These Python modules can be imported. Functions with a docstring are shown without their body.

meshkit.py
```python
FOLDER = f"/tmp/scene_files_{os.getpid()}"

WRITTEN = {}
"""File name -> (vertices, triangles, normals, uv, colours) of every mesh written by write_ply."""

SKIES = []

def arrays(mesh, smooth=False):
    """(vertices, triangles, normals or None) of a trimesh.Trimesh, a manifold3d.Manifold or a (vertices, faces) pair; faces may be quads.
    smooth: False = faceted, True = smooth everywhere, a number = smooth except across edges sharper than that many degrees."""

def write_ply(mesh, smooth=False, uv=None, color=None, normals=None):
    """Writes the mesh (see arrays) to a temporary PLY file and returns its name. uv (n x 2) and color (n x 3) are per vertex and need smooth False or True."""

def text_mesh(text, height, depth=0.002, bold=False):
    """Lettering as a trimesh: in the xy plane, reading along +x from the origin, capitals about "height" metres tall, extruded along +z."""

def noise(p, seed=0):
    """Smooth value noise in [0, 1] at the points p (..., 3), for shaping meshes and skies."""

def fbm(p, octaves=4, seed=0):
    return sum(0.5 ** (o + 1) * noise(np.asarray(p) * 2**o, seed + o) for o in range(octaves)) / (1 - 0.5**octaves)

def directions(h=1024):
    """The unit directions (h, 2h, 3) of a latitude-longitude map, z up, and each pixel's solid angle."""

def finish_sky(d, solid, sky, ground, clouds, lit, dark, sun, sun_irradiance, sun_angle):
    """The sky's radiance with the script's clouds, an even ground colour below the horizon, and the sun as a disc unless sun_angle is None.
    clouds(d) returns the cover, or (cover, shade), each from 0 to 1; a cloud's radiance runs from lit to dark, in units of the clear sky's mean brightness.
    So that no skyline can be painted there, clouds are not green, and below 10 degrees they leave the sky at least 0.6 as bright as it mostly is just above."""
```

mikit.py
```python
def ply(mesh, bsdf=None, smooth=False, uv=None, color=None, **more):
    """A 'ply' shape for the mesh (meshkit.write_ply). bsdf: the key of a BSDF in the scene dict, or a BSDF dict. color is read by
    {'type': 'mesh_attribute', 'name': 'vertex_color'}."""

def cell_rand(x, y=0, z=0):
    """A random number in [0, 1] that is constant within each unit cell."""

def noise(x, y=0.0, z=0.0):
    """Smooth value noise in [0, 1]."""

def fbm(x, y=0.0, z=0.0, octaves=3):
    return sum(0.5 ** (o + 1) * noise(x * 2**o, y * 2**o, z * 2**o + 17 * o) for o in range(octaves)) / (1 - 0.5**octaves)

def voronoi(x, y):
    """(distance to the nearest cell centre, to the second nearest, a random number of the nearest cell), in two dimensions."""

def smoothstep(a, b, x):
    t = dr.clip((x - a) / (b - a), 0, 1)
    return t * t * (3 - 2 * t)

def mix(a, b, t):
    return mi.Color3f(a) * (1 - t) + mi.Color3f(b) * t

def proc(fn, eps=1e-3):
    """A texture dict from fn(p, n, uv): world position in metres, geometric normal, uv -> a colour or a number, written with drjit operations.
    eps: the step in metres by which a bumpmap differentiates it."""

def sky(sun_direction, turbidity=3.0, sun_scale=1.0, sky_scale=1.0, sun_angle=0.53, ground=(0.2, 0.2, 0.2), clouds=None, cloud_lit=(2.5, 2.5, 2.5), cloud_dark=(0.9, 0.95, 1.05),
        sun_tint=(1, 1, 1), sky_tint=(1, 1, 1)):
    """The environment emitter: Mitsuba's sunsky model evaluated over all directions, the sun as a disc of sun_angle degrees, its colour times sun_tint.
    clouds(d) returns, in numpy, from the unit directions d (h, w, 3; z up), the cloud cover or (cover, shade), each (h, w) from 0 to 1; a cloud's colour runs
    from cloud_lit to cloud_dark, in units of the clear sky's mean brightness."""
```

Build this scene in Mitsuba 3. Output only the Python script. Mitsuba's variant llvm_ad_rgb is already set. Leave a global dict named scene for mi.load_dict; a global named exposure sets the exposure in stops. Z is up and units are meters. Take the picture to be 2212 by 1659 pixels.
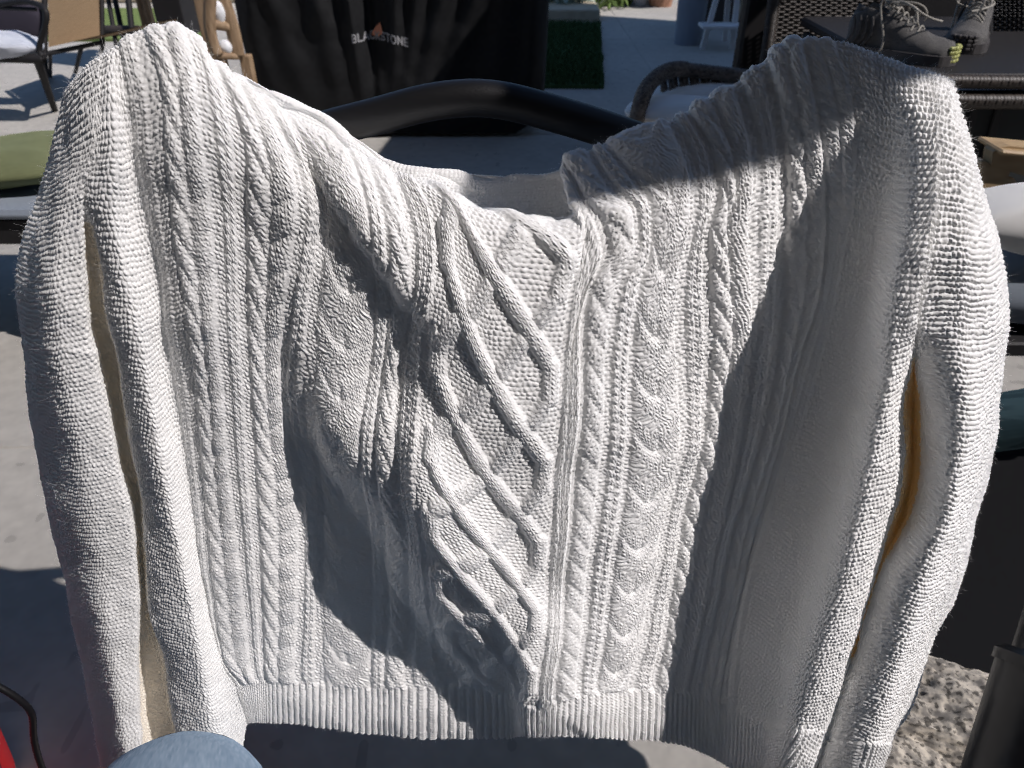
import math
import numpy as np
import trimesh
import drjit as dr
import mitsuba as mi
import mikit
import meshkit
from scipy.interpolate import PchipInterpolator
from scipy.ndimage import gaussian_filter, gaussian_filter1d

T = mi.ScalarTransform4f
rng = np.random.default_rng(7)
scene, labels = {'type': 'scene'}, {}

# ---------------------------------------------------------------- camera, sky, exposure
CAM = np.array([0.0, 0.0, 1.10])
PITCH = math.radians(35.0)
FPX = 1609.0                                   # focal length in units of a 2212 px wide picture
FW = np.array([0, math.cos(PITCH), -math.sin(PITCH)])
UP = np.array([0, math.sin(PITCH), math.cos(PITCH)])
RT = np.array([1.0, 0, 0])
scene['camera'] = {'type': 'thinlens', 'fov': 2 * math.degrees(math.atan(1106 / FPX)), 'fov_axis': 'x',
                   'aperture_radius': 0.0011, 'focus_distance': 0.60,
                   'near_clip': 0.01, 'far_clip': 400.0,
                   'to_world': T().look_at(origin=CAM.tolist(), target=(CAM + FW).tolist(), up=[0, 0, 1])}
SUN = np.array([1.45, -0.62, 1.75])
scene['sky'] = mikit.sky(SUN.tolist(), turbidity=2, sun_tint=(0.88, 1.0, 1.32))
exposure = 1.44


def ray(px, py):
    px, py = np.asarray(px, float), np.asarray(py, float)
    return FW + RT * ((px - 1106) / FPX)[..., None] + UP * ((829.5 - py) / FPX)[..., None]


def ground(px, py, z=0.0):
    r = ray(px, py)
    return CAM + r * ((z - CAM[2]) / r[..., 2])[..., None]


def aty(px, py, y):
    """the point seen at a picture position, y metres in front of the camera"""
    r = ray(px, py)
    return CAM + r * (np.asarray(y, float) / r[..., 1])[..., None]


# ---------------------------------------------------------------- helpers
def tag(key, label=None, category=None, group=None, kind=None):
    labels[key] = {k: v for k, v in (('label', label), ('category', category), ('group', group), ('kind', kind)) if v}
    return key


def numbered(name):
    if not any(k == name or k.startswith(name + '__') for k in list(scene) + list(labels)):
        return name
    i = 1
    while any(k == f'{name}_{i:03d}' or k.startswith(f'{name}_{i:03d}__') for k in list(scene) + list(labels)):
        i += 1
    return f'{name}_{i:03d}'


def obj(name, mesh, mat, parent=None, smooth=False, **kw):
    key = numbered(f'{parent}__{name}' if parent else name)
    scene[key] = mikit.ply(mesh, mat, smooth=smooth, **kw)
    return key


def thing(name, label, category, group=None):
    key = numbered(name)
    return tag(key, label, category, group)


cat = trimesh.util.concatenate


def box(cx, cy, cz, sx, sy, sz, rz=0.0, bevel=0.0, rx=0.0, ry=0.0):
    if bevel > 0:
        b = bevel
        pts = []
        for dx in (-1, 1):
            for dy in (-1, 1):
                for dz in (-1, 1):
                    for k in range(3):
                        o = np.array([sx / 2 - b, sy / 2 - b, sz / 2 - b])
                        o[k] += b
                        pts.append(o * [dx, dy, dz])
        m = trimesh.convex.convex_hull(np.array(pts))
    else:
        m = trimesh.creation.box([sx, sy, sz])
    M = trimesh.transformations.euler_matrix(rx, ry, rz)
    M[:3, 3] = [cx, cy, cz]
    m.apply_transform(M)
    return m


def spline(pts, n, closed=False):
    from scipy.interpolate import CubicSpline
    p = np.asarray(pts, float)
    if closed:
        p = np.vstack([p, p[:1]])
    d = np.r_[0, np.cumsum(np.linalg.norm(np.diff(p, axis=0), axis=1))]
    return CubicSpline(d, p, bc_type='periodic' if closed else 'not-a-knot' if len(p) > 3 else 'natural')(np.linspace(0, d[-1], n))


def tube(points, radius, sides=12, caps=True, flat=1.0):
    p = np.asarray(points, float)
    n = len(p)
    r = np.broadcast_to(np.asarray(radius, float), (n,))
    t = np.gradient(p, axis=0)
    t /= np.linalg.norm(t, axis=1, keepdims=True) + 1e-12
    a = np.zeros_like(p)
    ref = np.array([0, 0, 1.0]) if abs(t[0, 2]) < 0.9 else np.array([1.0, 0, 0])
    for i in range(n):
        ref = ref - t[i] * (ref @ t[i])
        ref /= np.linalg.norm(ref) + 1e-12
        a[i] = ref
    b = np.cross(t, a)
    ang = np.arange(sides) * 2 * np.pi / sides
    v = (p[:, None] + r[:, None, None] * (np.cos(ang)[None, :, None] * a[:, None] * flat + np.sin(ang)[None, :, None] * b[:, None])).reshape(-1, 3)
    i, j = np.meshgrid(np.arange(n - 1), np.arange(sides), indexing='ij')
    q = np.stack([i * sides + j, i * sides + (j + 1) % sides, (i + 1) * sides + (j + 1) % sides, (i + 1) * sides + j], -1).reshape(-1, 4)
    f = np.vstack([q[:, [0, 1, 2]], q[:, [0, 2, 3]]])
    if caps:
        v = np.vstack([v, p[:1], p[-1:]])
        k = np.arange(sides)
        f = np.vstack([f, np.stack([k * 0 + n * sides, (k + 1) % sides, k], 1), np.stack([k * 0 + n * sides + 1, (n - 1) * sides + k, (n - 1) * sides + (k + 1) % sides], 1)])
    return trimesh.Trimesh(v, f, process=False)


def grid_mesh(P, flip=False):
    h, w = P.shape[:2]
    idx = np.arange(h * w).reshape(h, w)
    q = np.stack([idx[:-1, :-1], idx[1:, :-1], idx[1:, 1:], idx[:-1, 1:]], -1).reshape(-1, 4)
    f = np.vstack([q[:, [0, 1, 2]], q[:, [0, 2, 3]]])
    if flip:
        f = f[:, ::-1]
    return trimesh.Trimesh(P.reshape(-1, 3), f, process=False)


# ---------------------------------------------------------------- materials
def mat(name, rgb, rough=0.7, metallic=0.0, spec=0.5, fn=None, bump=None, bscale=1.0, eps=1e-3, **kw):
    base = mikit.proc(fn) if fn else {'type': 'rgb', 'value': list(rgb)}
    d = {'type': 'principled', 'base_color': base, 'roughness': rough, 'metallic': metallic, 'specular': spec, **kw}
    if bump:
        d = {'type': 'bumpmap', 'arbitrary': mikit.proc(bump, eps), 'scale': bscale, 'bsdf': d}
    scene[name] = {'type': 'twosided', 'bsdf': d}
    return name


def yarn_color(p, n, uv):
    a = mikit.fbm(p.x * 35, p.y * 35, p.z * 35, 3)
    b = mikit.noise(p.x * 900, p.y * 900, p.z * 900)
    return mikit.mix((0.84, 0.835, 0.815), (0.88, 0.878, 0.87), a) * (0.93 + 0.10 * b)


mat('m_yarn', None, 0.62, fn=yarn_color, spec=0.35, sheen=0.25)
mat('m_fold_bounce', (0.84, 0.79, 0.70), 0.8, spec=0.2)  # beige tint stands in for bounced light inside the left sleeve fold
mat('m_fold_glow', (0.90, 0.72, 0.44), 0.8, spec=0.2)  # orange tint stands in for sunlight glowing through the right sleeve


def concrete(p, n, uv):
    a = mikit.fbm(p.x * 1.7, p.y * 1.7, 0, 4)
    b = mikit.fbm(p.x * 40, p.y * 40, 3, 3)
    s = mikit.noise(p.x * 31, p.y * 31, 9)
    spot = mikit.smoothstep(0.87, 0.93, s)
    c = mikit.mix((0.33, 0.315, 0.285), (0.43, 0.41, 0.375), a) * (0.88 + 0.24 * b)
    return c * (1 - 0.2 * spot)


mat('m_concrete', None, 0.85, fn=concrete, spec=0.2, bump=lambda p, n, uv: mikit.fbm(p.x * 120, p.y * 120, 0, 3), bscale=0.0012)
mat('m_black_paint', (0.007, 0.007, 0.008), 0.46, spec=0.4, bump=lambda p, n, uv: mikit.noise(p.x * 900, p.y * 900, p.z * 900), bscale=0.00012, eps=3e-4)
mat('m_stucco', (0.16, 0.13, 0.11), 0.9, spec=0.1)
scene['m_added_sail'] = {'type': 'principledthin', 'base_color': {'type': 'rgb', 'value': [0.22, 0.27, 0.36]}, 'roughness': 0.8, 'diff_trans': 0.7}

# ---------------------------------------------------------------- setting
def big_sheet(x0, x1, y0, y1, z, thick=0.1):
    return box((x0 + x1) / 2, (y0 + y1) / 2, z - thick / 2, x1 - x0, y1 - y0, thick)


obj('ground', big_sheet(-60, 60, -20, 150, -0.004, 0.3), 'm_concrete')
tag('ground', kind='structure')

obj('added_house', box(0, -3.6, 2.75, 18, 4, 5.5), 'm_stucco')  # added out of view, sized to block sky light from the front
pcv = thing('added_patio_cover', 'dark timber patio cover added above the photographer, unseen, blocking sky light', 'patio cover')
obj('deck', box(-3.15, .0, 2.98, 7.5, 3.2, .12), 'm_stucco', pcv)  # unseen roof, added to cut the overhead sky light
for bx_ in (-6.4, -3.9, -1.4, .35):
    obj('beam', box(bx_, .0, 2.86, .09, 3.3, .118), 'm_stucco', pcv)
obj('post', box(-6.4, 1.5, 1.4, .12, .12, 2.8), 'm_stucco', pcv)
tag('added_house', 'unseen brown stucco wall added behind the photographer to cut sky light', 'added_house')

# ================================================================= THE SWEATER
# The sweater hangs near a steep plane; wales (columns of stitches) are traced as curves on it, each with its own bulge (cm) out of the plane.
NPL = np.array([0, -1.0, 0.2])
NPL /= np.linalg.norm(NPL)
PP = np.array([0, 0.56, 1.0])


def on_plane(x, y, w):
    r = ray(x, y)
    rn = r @ NPL
    t = ((PP - CAM) @ NPL) / rn
    return CAM + r * (t - 0.01 * np.asarray(w) / np.abs(rn))[..., None]


HEMTOP = PchipInterpolator([500, 583, 791, 1029, 1100, 1160, 1208, 1351, 1448, 1540, 1613, 1684, 1773], [1478, 1463, 1479, 1472, 1490, 1524, 1502, 1485, 1488, 1508, 1532, 1564, 1574])
HEMBOT = PchipInterpolator([500, 538, 672, 761, 1029, 1208, 1327, 1476, 1535, 1583, 1650, 1720, 1760], [1550, 1556, 1563, 1580, 1594, 1587, 1592, 1610, 1633, 1659, 1690, 1680, 1655])

# (stitch number or None for arclength zones, points (x, y, bulge)); b = goes into the hem ribbing
GD = [
 ('s', 0, [(190,240,-7.5),(170,320,-8),(130,425,-8.5),(100,520,-8.5),(92,640,-8.5),(100,760,-8.5),(118,880,-8.5),(140,1020,-8.5),(170,1170,-8.5),(202,1320,-8.5),(230,1450,-8.5),(270,1750,-8.5)]),
 ('s', 0, [(140,215,-4.2),(112,320,-4.7),(78,425,-5),(49,520,-5),(39,640,-5),(50,760,-5),(66,880,-5),(90,1020,-5),(120,1170,-5),(152,1320,-5),(180,1450,-5),(235,1750,-5)]),
 ('s', 0, [(160,180,-2.5),(140,320,-1.9),(108,425,-1.8),(80,520,-1.6),(70,640,-1.6),(82,760,-1.6),(99,880,-1.6),(124,1020,-1.6),(155,1170,-1.6),(186,1320,-1.6),(212,1450,-1.6),(268,1750,-1.6)]),
 ('s', 0, [(190,143,-1.0),(180,320,.4),(150,425,.6),(130,520,.7),(125,640,.9),(137,760,.9),(162,880,.9),(192,1020,.8),(218,1170,.6),(238,1320,.6),(252,1450,.6),(295,1750,.6)]),
 ('s', 0, [(212,125,-.4),(204,320,.8),(175,420,.7),(182,566,.3),(188,690,.1),(207,766,0),(236,893,0),(253,987,0),(283,1100,0),(299,1290,0),(297,1400,0),(325,1750,0)]),
 ('s', 0, [(215,123,-.3),(207,320,.8),(178,422,.4),(190,566,-1.8),(196,690,-2.7),(215,766,-2.9),(244,893,-3.0),(261,987,-3.1),(289,1100,-3.2),(304,1290,-3),(306,1400,-3),(333,1750,-3)]),
 ('s', 0, [(218,121,-.3),(212,320,.8),(183,424,.4),(212,566,-1.8),(228,680,-2.7),(247,766,-2.9),(263,880,-3.0),(281,970,-3.1),(302,1092,-3.2),(316,1290,-3),(352,1450,-3),(392,1750,-3)]),
 ('s', 0, [(222,119,-.2),(219,320,.8),(190,425,.6),(207,493,.4),(223,573,.3),(239,675,.2),(258,766,.2),(272,875,.1),(291,966,0),(310,1090,0),(323,1290,0),(362,1450,0),(402,1750,0)]),
 ('s', 0, [(234,110,.2),(246,320,1.2),(242,450,1.4),(258,560,1.4),(292,700,1.6),(318,850,1.9),(347,1000,2.1),(377,1150,2.3),(407,1290,2.4),(432,1420,2.4),(490,1750,2.2)]),
 ('b', 0, [(252,100,.3),(275,231,.2),(291,331,-.1),(311,463,-.3),(335,548,-.4),(364,785,-.5),(400,988,-.2),(440,1253,.1),(483,1425,.3),(510,1480,.4)]),
 ('b', 6, [(310,66,.3),(350,198,.8),(359,331,1.1),(367,430,1),(371,489,.9),(391,605,.8),(411,737,.6),(423,844,.5),(440,1059,.4),(459,1253,.4),(487,1425,.4),(523,1480,.4)]),
 ('b', 15, [(400,66,.5),(423,160,1.3),(440,297,1.6),(457,423,1.4),(466,572,1.1),(471,704,1),(481,820,.9),(494,995,.7),(513,1167,.5),(530,1317,.4),(545,1446,.3),(552,1470,.3)]),
 ('b', 22, [(460,132,.5),(505,230,1.5),(534,357,1.9),(533,456,1.7),(534,572,1.5),(537,737,1.1),(545,866,.9),(554,1038,.5),(564,1210,.3),(573,1425,.1),(578,1470,0)]),
 ('b', 30, [(540,188,.4),(600,290,1.8),(643,439,3),(628,572,2.3),(615,687,1.6),(607,820,.9),(612,900,.5),(637,1038,0),(644,1167,-.1),(642,1339,0),(637,1446,0),(640,1470,0)]),
 ('b', 36, [(620,245,.5),(668,330,2.0),(698,398,2.5),(706,440,2.6),(705,489,2.6),(696,572,2.4),(681,704,1.7),(680,840,.9),(690,995,.2),(698,1110,-.2),(698,1210,-.3),(696,1425,-.1),(700,1470,0)]),
 ('b', 46, [(745,318,.8),(778,400,2.7),(800,500,3.3),(806,580,3.3),(810,640,3.1),(806,737,2.5),(790,840,1.6),(778,940,.9),(784,1040,.4),(796,1120,.1),(801,1210,-.1),(803,1296,-.3),(801,1475,0)]),
 ('b', 55, [(850,378,1),(878,450,3.0),(896,540,3.7),(898,630,3.6),(884,720,3.4),(868,830,3.1),(860,920,2.8),(866,1040,2.0),(880,1150,1.2),(890,1250,.3),(893,1350,0),(884,1430,.0),(886,1475,.1)]),
 ('b', 60, [(900,390,1.6),(938,455,3.4),(948,540,4.4),(942,640,4.7),(932,720,4.8),(925,790,4.9),(914,909,4.8),(906,1040,4.2),(918,1180,2.6),(930,1290,1.2),(950,1400,.2),(965,1475,.2)]),
 ('b', 72, [(1040,452,2.4),(1060,530,4.4),(1070,640,5.4),(1068,790,5.9),(1058,940,6.1),(1050,1080,5.6),(1056,1200,4.6),(1066,1320,3.2),(1090,1430,1.4),(1105,1490,.8)]),
 ('b', 82.5, [(1206,478,2.2),(1230,508,3.9),(1236,548,4.5),(1215,620,4.8),(1200,740,5.3),(1188,900,5.6),(1178,1050,5.4),(1168,1200,5),(1160,1350,4.3),(1146,1515,3.4)]),
 ('b', 84, [(1243,464,2.2),(1250,480,3.0),(1258,505,3.8),(1254,548,4.2),(1232,620,4.6),(1216,740,5.1),(1204,900,5.3),(1194,1050,5.1),(1184,1200,4.7),(1176,1350,4.1),(1160,1520,3.3)]),
 ('b', 89, [(1214,350,-1.5),(1242,395,.4),(1270,445,2.2),(1297,482,3.2),(1308,545,3.7),(1275,612,4.2),(1258,693,4.5),(1256,858,4.8),(1245,980,4.7),(1235,1100,4.5),(1222,1220,4.3),(1212,1370,3.7),(1195,1500,3.1)]),
 ('b', 94.5, [(1272,325,-1.7),(1300,380,.4),(1332,425,2),(1368,455,2.9),(1372,530,3.3),(1337,600,3.8),(1318,690,4),(1308,800,4.2),(1305,910,4.1),(1300,1010,3.9),(1284,1120,3.6),(1270,1240,3.3),(1258,1370,2.9),(1245,1495,2.5)]),
 ('b', 99, [(1308,312,-1.8),(1340,350,0),(1378,395,1.4),(1405,450,2.4),(1403,540,2.7),(1380,620,3.1),(1367,720,3.3),(1364,830,3.4),(1362,945,3.3),(1355,1050,3.1),(1336,1150,2.9),(1322,1270,2.6),(1305,1400,2.2),(1290,1490,1.8)]),
 ('b', 108, [(1440,262,-2),(1473,330,0),(1490,401,1.2),(1483,500,1.53),(1464,583,1.8),(1457,699,1.73),(1462,812,1.46),(1465,945,1),(1448,1044,0.6),(1428,1143,0.3),(1405,1260,0),(1382,1390,-0.2),(1355,1485,-0.4)]),
 ('b', 114, [(1490,240,-2),(1536,319,-0.3),(1553,418,0.6),(1530,500,0.85),(1533,616,0.8),(1540,720,0.49),(1531,829,-0.14),(1521,912,-0.5),(1504,1010,-0.9),(1478,1110,-1.2),(1462,1220,-1.4),(1440,1380,-1.6),(1418,1486,-1.5)]),
 ('b', 121, [(1580,190,-2),(1612,300,-0.6),(1620,385,0),(1609,484,0.26),(1617,616,-0.11),(1620,715,-0.53),(1600,800,-1.29),(1592,878,-1.9),(1572,1010,-2.4),(1552,1110,-2.7),(1528,1220,-2.9),(1497,1380,-2.8),(1475,1492,-2.5)]),
 ('b', 127, [(1660,131,-2),(1688,260,-0.86),(1698,401,-1.16),(1693,550,-1.71),(1688,649,-2),(1677,779,-2.6),(1653,900,-3.1),(1613,1044,-3.6),(1585,1143,-3.8),(1562,1250,-3.8),(1535,1390,-3.4),(1515,1500,-3)]),
 ('b', 134, [(1730,90,-1.5),(1760,230,-0.6),(1779,380,-1.04),(1780,500,-1.83),(1760,660,-2.8),(1725,763,-3.3),(1694,905,-3.8),(1661,1030,-4),(1632,1143,-4),(1605,1250,-3.8),(1575,1390,-3.3),(1555,1512,-2.8)]),
 ('b', 140, [(1800,91,-1),(1838,190,-0.3),(1850,300,-0.23),(1848,430,-0.82),(1825,540,-1.73),(1798,680,-2.6),(1772,790,-3),(1735,910,-3.4),(1690,1050,-3.2),(1650,1190,-2.8),(1620,1300,-2.6),(1600,1400,-2.1),(1592,1525,-1.6)]),
 ('b', 148, [(1880,113,-.8),(1905,200,.5),(1910,300,.6),(1897,430,.2),(1882,560,-.6),(1861,690,-1.1),(1838,800,-1.3),(1813,920,-1.3),(1781,1050,-.9),(1740,1190,-.2),(1708,1320,.5),(1687,1410,1.0),(1662,1555,1.4)]),
 ('b', 155, [(1960,143,-0.3),(1985,220,2),(1990,320,3.28),(1975,450,4.57),(1955,560,5.63),(1935,680,5.9),(1925,800,5.9),(1900,920,5.9),(1875,1050,6),(1850,1170,6.2),(1820,1290,6.2),(1785,1400,6),(1735,1570,5.6)]),
 ('b', 159, [(2000,155,-0.5),(2020,230,2.1),(2020,330,3.79),(2010,450,5.09),(1990,560,6),(1966,680,6),(1955,770,5.2),(1935,885,5),(1928,1000,5),(1912,1110,5),(1886,1220,5.1),(1838,1385,5.1),(1778,1572,4.9)]),
 ('r', 0, [(2005,157,-0.5),(2024,231,2.1),(2026,331,3.6),(2018,450,5.0),(2000,560,5.8),(1980,680,5.2),(1975,790,2.0),(1972,890,0.8),(1970,1000,0.8),(1950,1110,.4),(1906,1220,-.6),(1850,1385,-1.2),(1800,1540,-1.6),(1760,1720,-2)]),
 ('r', 0, [(2010,159,-0.5),(2028,232,2.1),(2032,332,3.76),(2022,450,4.87),(2004,560,5.63),(1985,680,5.4),(1986,800,4),(2001,899,3.9),(2004,1000,3.9),(1982,1107,3.9),(1912,1220,3.9),(1860,1385,3.9),(1808,1540,3.7),(1770,1720,3.4)]),
 ('r', 0, [(2030,165,-0.5),(2048,240,2),(2060,340,3.62),(2070,450,4.77),(2075,560,5.73),(2062,690,5.5),(2070,800,6.2),(2075,899,6.4),(2065,1000,6.6),(2045,1107,6.7),(1995,1220,6.6),(1945,1385,6.4),(1895,1540,5.9),(1840,1720,5.4)]),
 ('r', 0, [(2045,170,-1),(2062,240,0.3),(2085,340,1.71),(2110,450,2.64),(2130,560,3.27),(2132,700,3.5),(2125,800,3.6),(2115,910,3.8),(2100,1010,4),(2078,1107,4.2),(2040,1220,4.2),(1985,1385,4.2),(1940,1530,4),(1875,1720,4)]),
 ('r', 0, [(2056,178,-3),(2075,260,-3.47),(2102,340,-3.19),(2135,450,-2.81),(2160,550,-2.47),(2172,700,-2.3),(2163,800,-2.3),(2153,940,-2.3),(2138,1015,-2.3),(2112,1100,-2.3),(2080,1235,-2.3),(2013,1390,-2.3),(1968,1520,-1.8),(1895,1640,-1.8),(1845,1740,-1.8)]),
 ('r', 0, [(2030,190,-5),(2035,260,-6.97),(2055,340,-6.74),(2085,450,-6.43),(2105,550,-6.14),(2115,700,-6),(2105,800,-6),(2095,940,-6),(2080,1015,-6),(2055,1100,-6),(2020,1235,-6),(1960,1390,-6),(1910,1520,-5),(1845,1640,-5),(1800,1740,-5)]),
]
def _lift(k, y, w):
    f = np.interp(y, [60, 200, 620, 1050, 1400], [0.4, 1.5, 1.5, .5, 0.0])
    return w + f * np.interp(k, [1, 3, 9, 10, 11, 12, 13, 14, 15, 16], [1.2, 1.7, 1.8, 1.75, 1.5, 1.0, .4, .0, -.1, 0])


GD = [(a_, b_, [(x, y, float(_lift(k, y, w))) for x, y, w in c_]) for k, (a_, b_, c_) in enumerate(GD)]
NT = 930
tau = np.linspace(0, 1, NT)
cols3, hemf, kinds, stitch = [], [], [], []
for kind, st, pts in GD:
    p = np.array(pts, float)
    if kind == 'b':
        x = p[-1, 0]
        p[-1, 1] = HEMTOP(np.clip(x, 500, 1773))
        xb = x + np.interp(x, [510, 560, 1500, 1600, 1780], [25, 2, 0, -8, -40])
        nh = np.array([[0.5 * (x + xb), 0.5 * (p[-1, 1] + HEMBOT(np.clip(xb, 500, 1760))), p[-1, 2] + .15], [xb, HEMBOT(np.clip(xb, 500, 1760)), p[-1, 2] - .3]])
        p = np.vstack([p, nh])
    # over the rim to the back
    x0, y0, w0 = p[0]
    p = np.vstack([[x0, y0 + 40, w0 - 4.5], [x0, y0 + 12, w0 - 2.6], [x0, y0 + 1.5, w0 - 1.2], p])
    q = on_plane(p[:, 0], p[:, 1], p[:, 2])
    s = np.r_[0, np.cumsum(np.linalg.norm(np.diff(q, axis=0), axis=1))]
    cols3.append((p, s))
    hemf.append(s[-3] if kind == 'b' else -1.0)
    kinds.append(kind)
    stitch.append(st)
K = len(GD)
RIM = np.array([c[1][3] for c in cols3])
# common rows: rim at row r0, hem line at a common fraction
R0 = 40
rows_rim = np.linspace(0, 1, R0, endpoint=False)
cp = np.zeros((NT, K, 3))
Slen = np.zeros((NT, K))
for k, (p, s) in enumerate(cols3):
    ss = np.r_[rows_rim * s[3], s[3] + np.linspace(0, 1, NT - R0) * (s[-1] - s[3])]
    if kinds[k] == 'b':
        NH = 128
        ss = np.r_[rows_rim * s[3], s[3] + np.linspace(0, 1, NT - R0 - NH, endpoint=False) * (s[-3] - s[3]), s[-3] + np.linspace(0, 1, NH) * (s[-1] - s[-3])]
    for c in range(3):
        cp[:, k, c] = PchipInterpolator(s, p[:, c])(ss)
    Slen[:, k] = ss - s[3]
# across: guide coordinate by mean physical spacing
mid = on_plane(cp[R0::40, :, 0], cp[R0::40, :, 1], cp[R0::40, :, 2])
dist = np.percentile(np.linalg.norm(np.diff(mid, axis=1), axis=2), 70, axis=0)
gu = np.r_[0, np.cumsum(np.maximum(dist, 0.004))]
STEP = 0.00084
coarse = np.ones(K - 1)
coarse[[0, 4, K - 2]] = 2.6
coarse[[5, 6]] = 1.6
coarse[[1, K - 3]] = 1.5
coarse[[K - 6, K - 5]] = 2.2
counts = np.maximum((np.diff(gu) / STEP / coarse).astype(int), 4)
cu = np.concatenate([np.linspace(gu[i], gu[i + 1], counts[i], endpoint=False) for i in range(K - 1)] + [[gu[-1]]])
colstart = np.r_[0, np.cumsum(counts)]
NU = len(cu)
G = np.stack([PchipInterpolator(gu, cp[:, :, c], axis=1)(cu) for c in range(3)], -1)      # NT, NU, 3 in picture units


def edge_field(poly, lo, hi, fade0, fade1, plateau, ends=70.0):
    """a fold: rises from lo to hi (picture units, positive on the right-hand upper side of the line), then dies away between fade0 and fade1"""
    p = np.asarray(poly, float)
    X, Y = G[..., 0], G[..., 1]
    best, sd, hh = np.full(X.shape, 1e9), np.zeros(X.shape), np.zeros(X.shape)
    for a, b in zip(p[:-1], p[1:]):
        e = b[:2] - a[:2]
        L2 = e @ e
        t = ((X - a[0]) * e[0] + (Y - a[1]) * e[1]) / L2
        tc = np.clip(t, 0, 1)
        dx, dy = X - a[0] - tc * e[0], Y - a[1] - tc * e[1]
        d = np.hypot(dx, dy)
        side = np.sign(e[1] * (X - a[0]) - e[0] * (Y - a[1]))
        m = d < best
        best = np.where(m, d, best)
        sd = np.where(m, side * d, sd)
        hh = np.where(m, a[2] + (b[2] - a[2]) * tc, hh)
    sst = lambda a, b, x: (lambda q: q * q * (3 - 2 * q))(np.clip((x - a) / (b - a), 0, 1))
    return hh * sst(lo, hi, sd) * (1 - (1 - plateau) * sst(fade0, fade1, sd))


# the roll of the neckline over the left side, and the big ridge that hangs from the left shoulder to the hem
G[..., 2] += edge_field([(600, 260, 0), (660, 335, .6), (705, 405, 1.1), (770, 500, 1.4), (835, 595, 1.4), (885, 655, 1.1), (940, 720, .6), (985, 790, 0)], -14, 12, 20, 150, 0.0)
G[..., 2] += edge_field([(600, 380, 0), (628, 520, .3), (645, 640, .9), (660, 740, 1.7), (680, 840, 2.6), (706, 920, 3.3), (749, 980, 3.6), (800, 1050, 3.8), (857, 1145, 3.9), (900, 1235, 3.9), (945, 1315, 3.6), (1000, 1385, 3.0), (1075, 1450, 2.4), (1140, 1500, 1.6), (1200, 1540, .6)], -62, 14, 40, 240, 0.0)
SL = PchipInterpolator(gu, Slen, axis=1)(cu)
SL = gaussian_filter(SL, (3, 12))
B0 = on_plane(G[..., 0], G[..., 1], G[..., 2])
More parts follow.
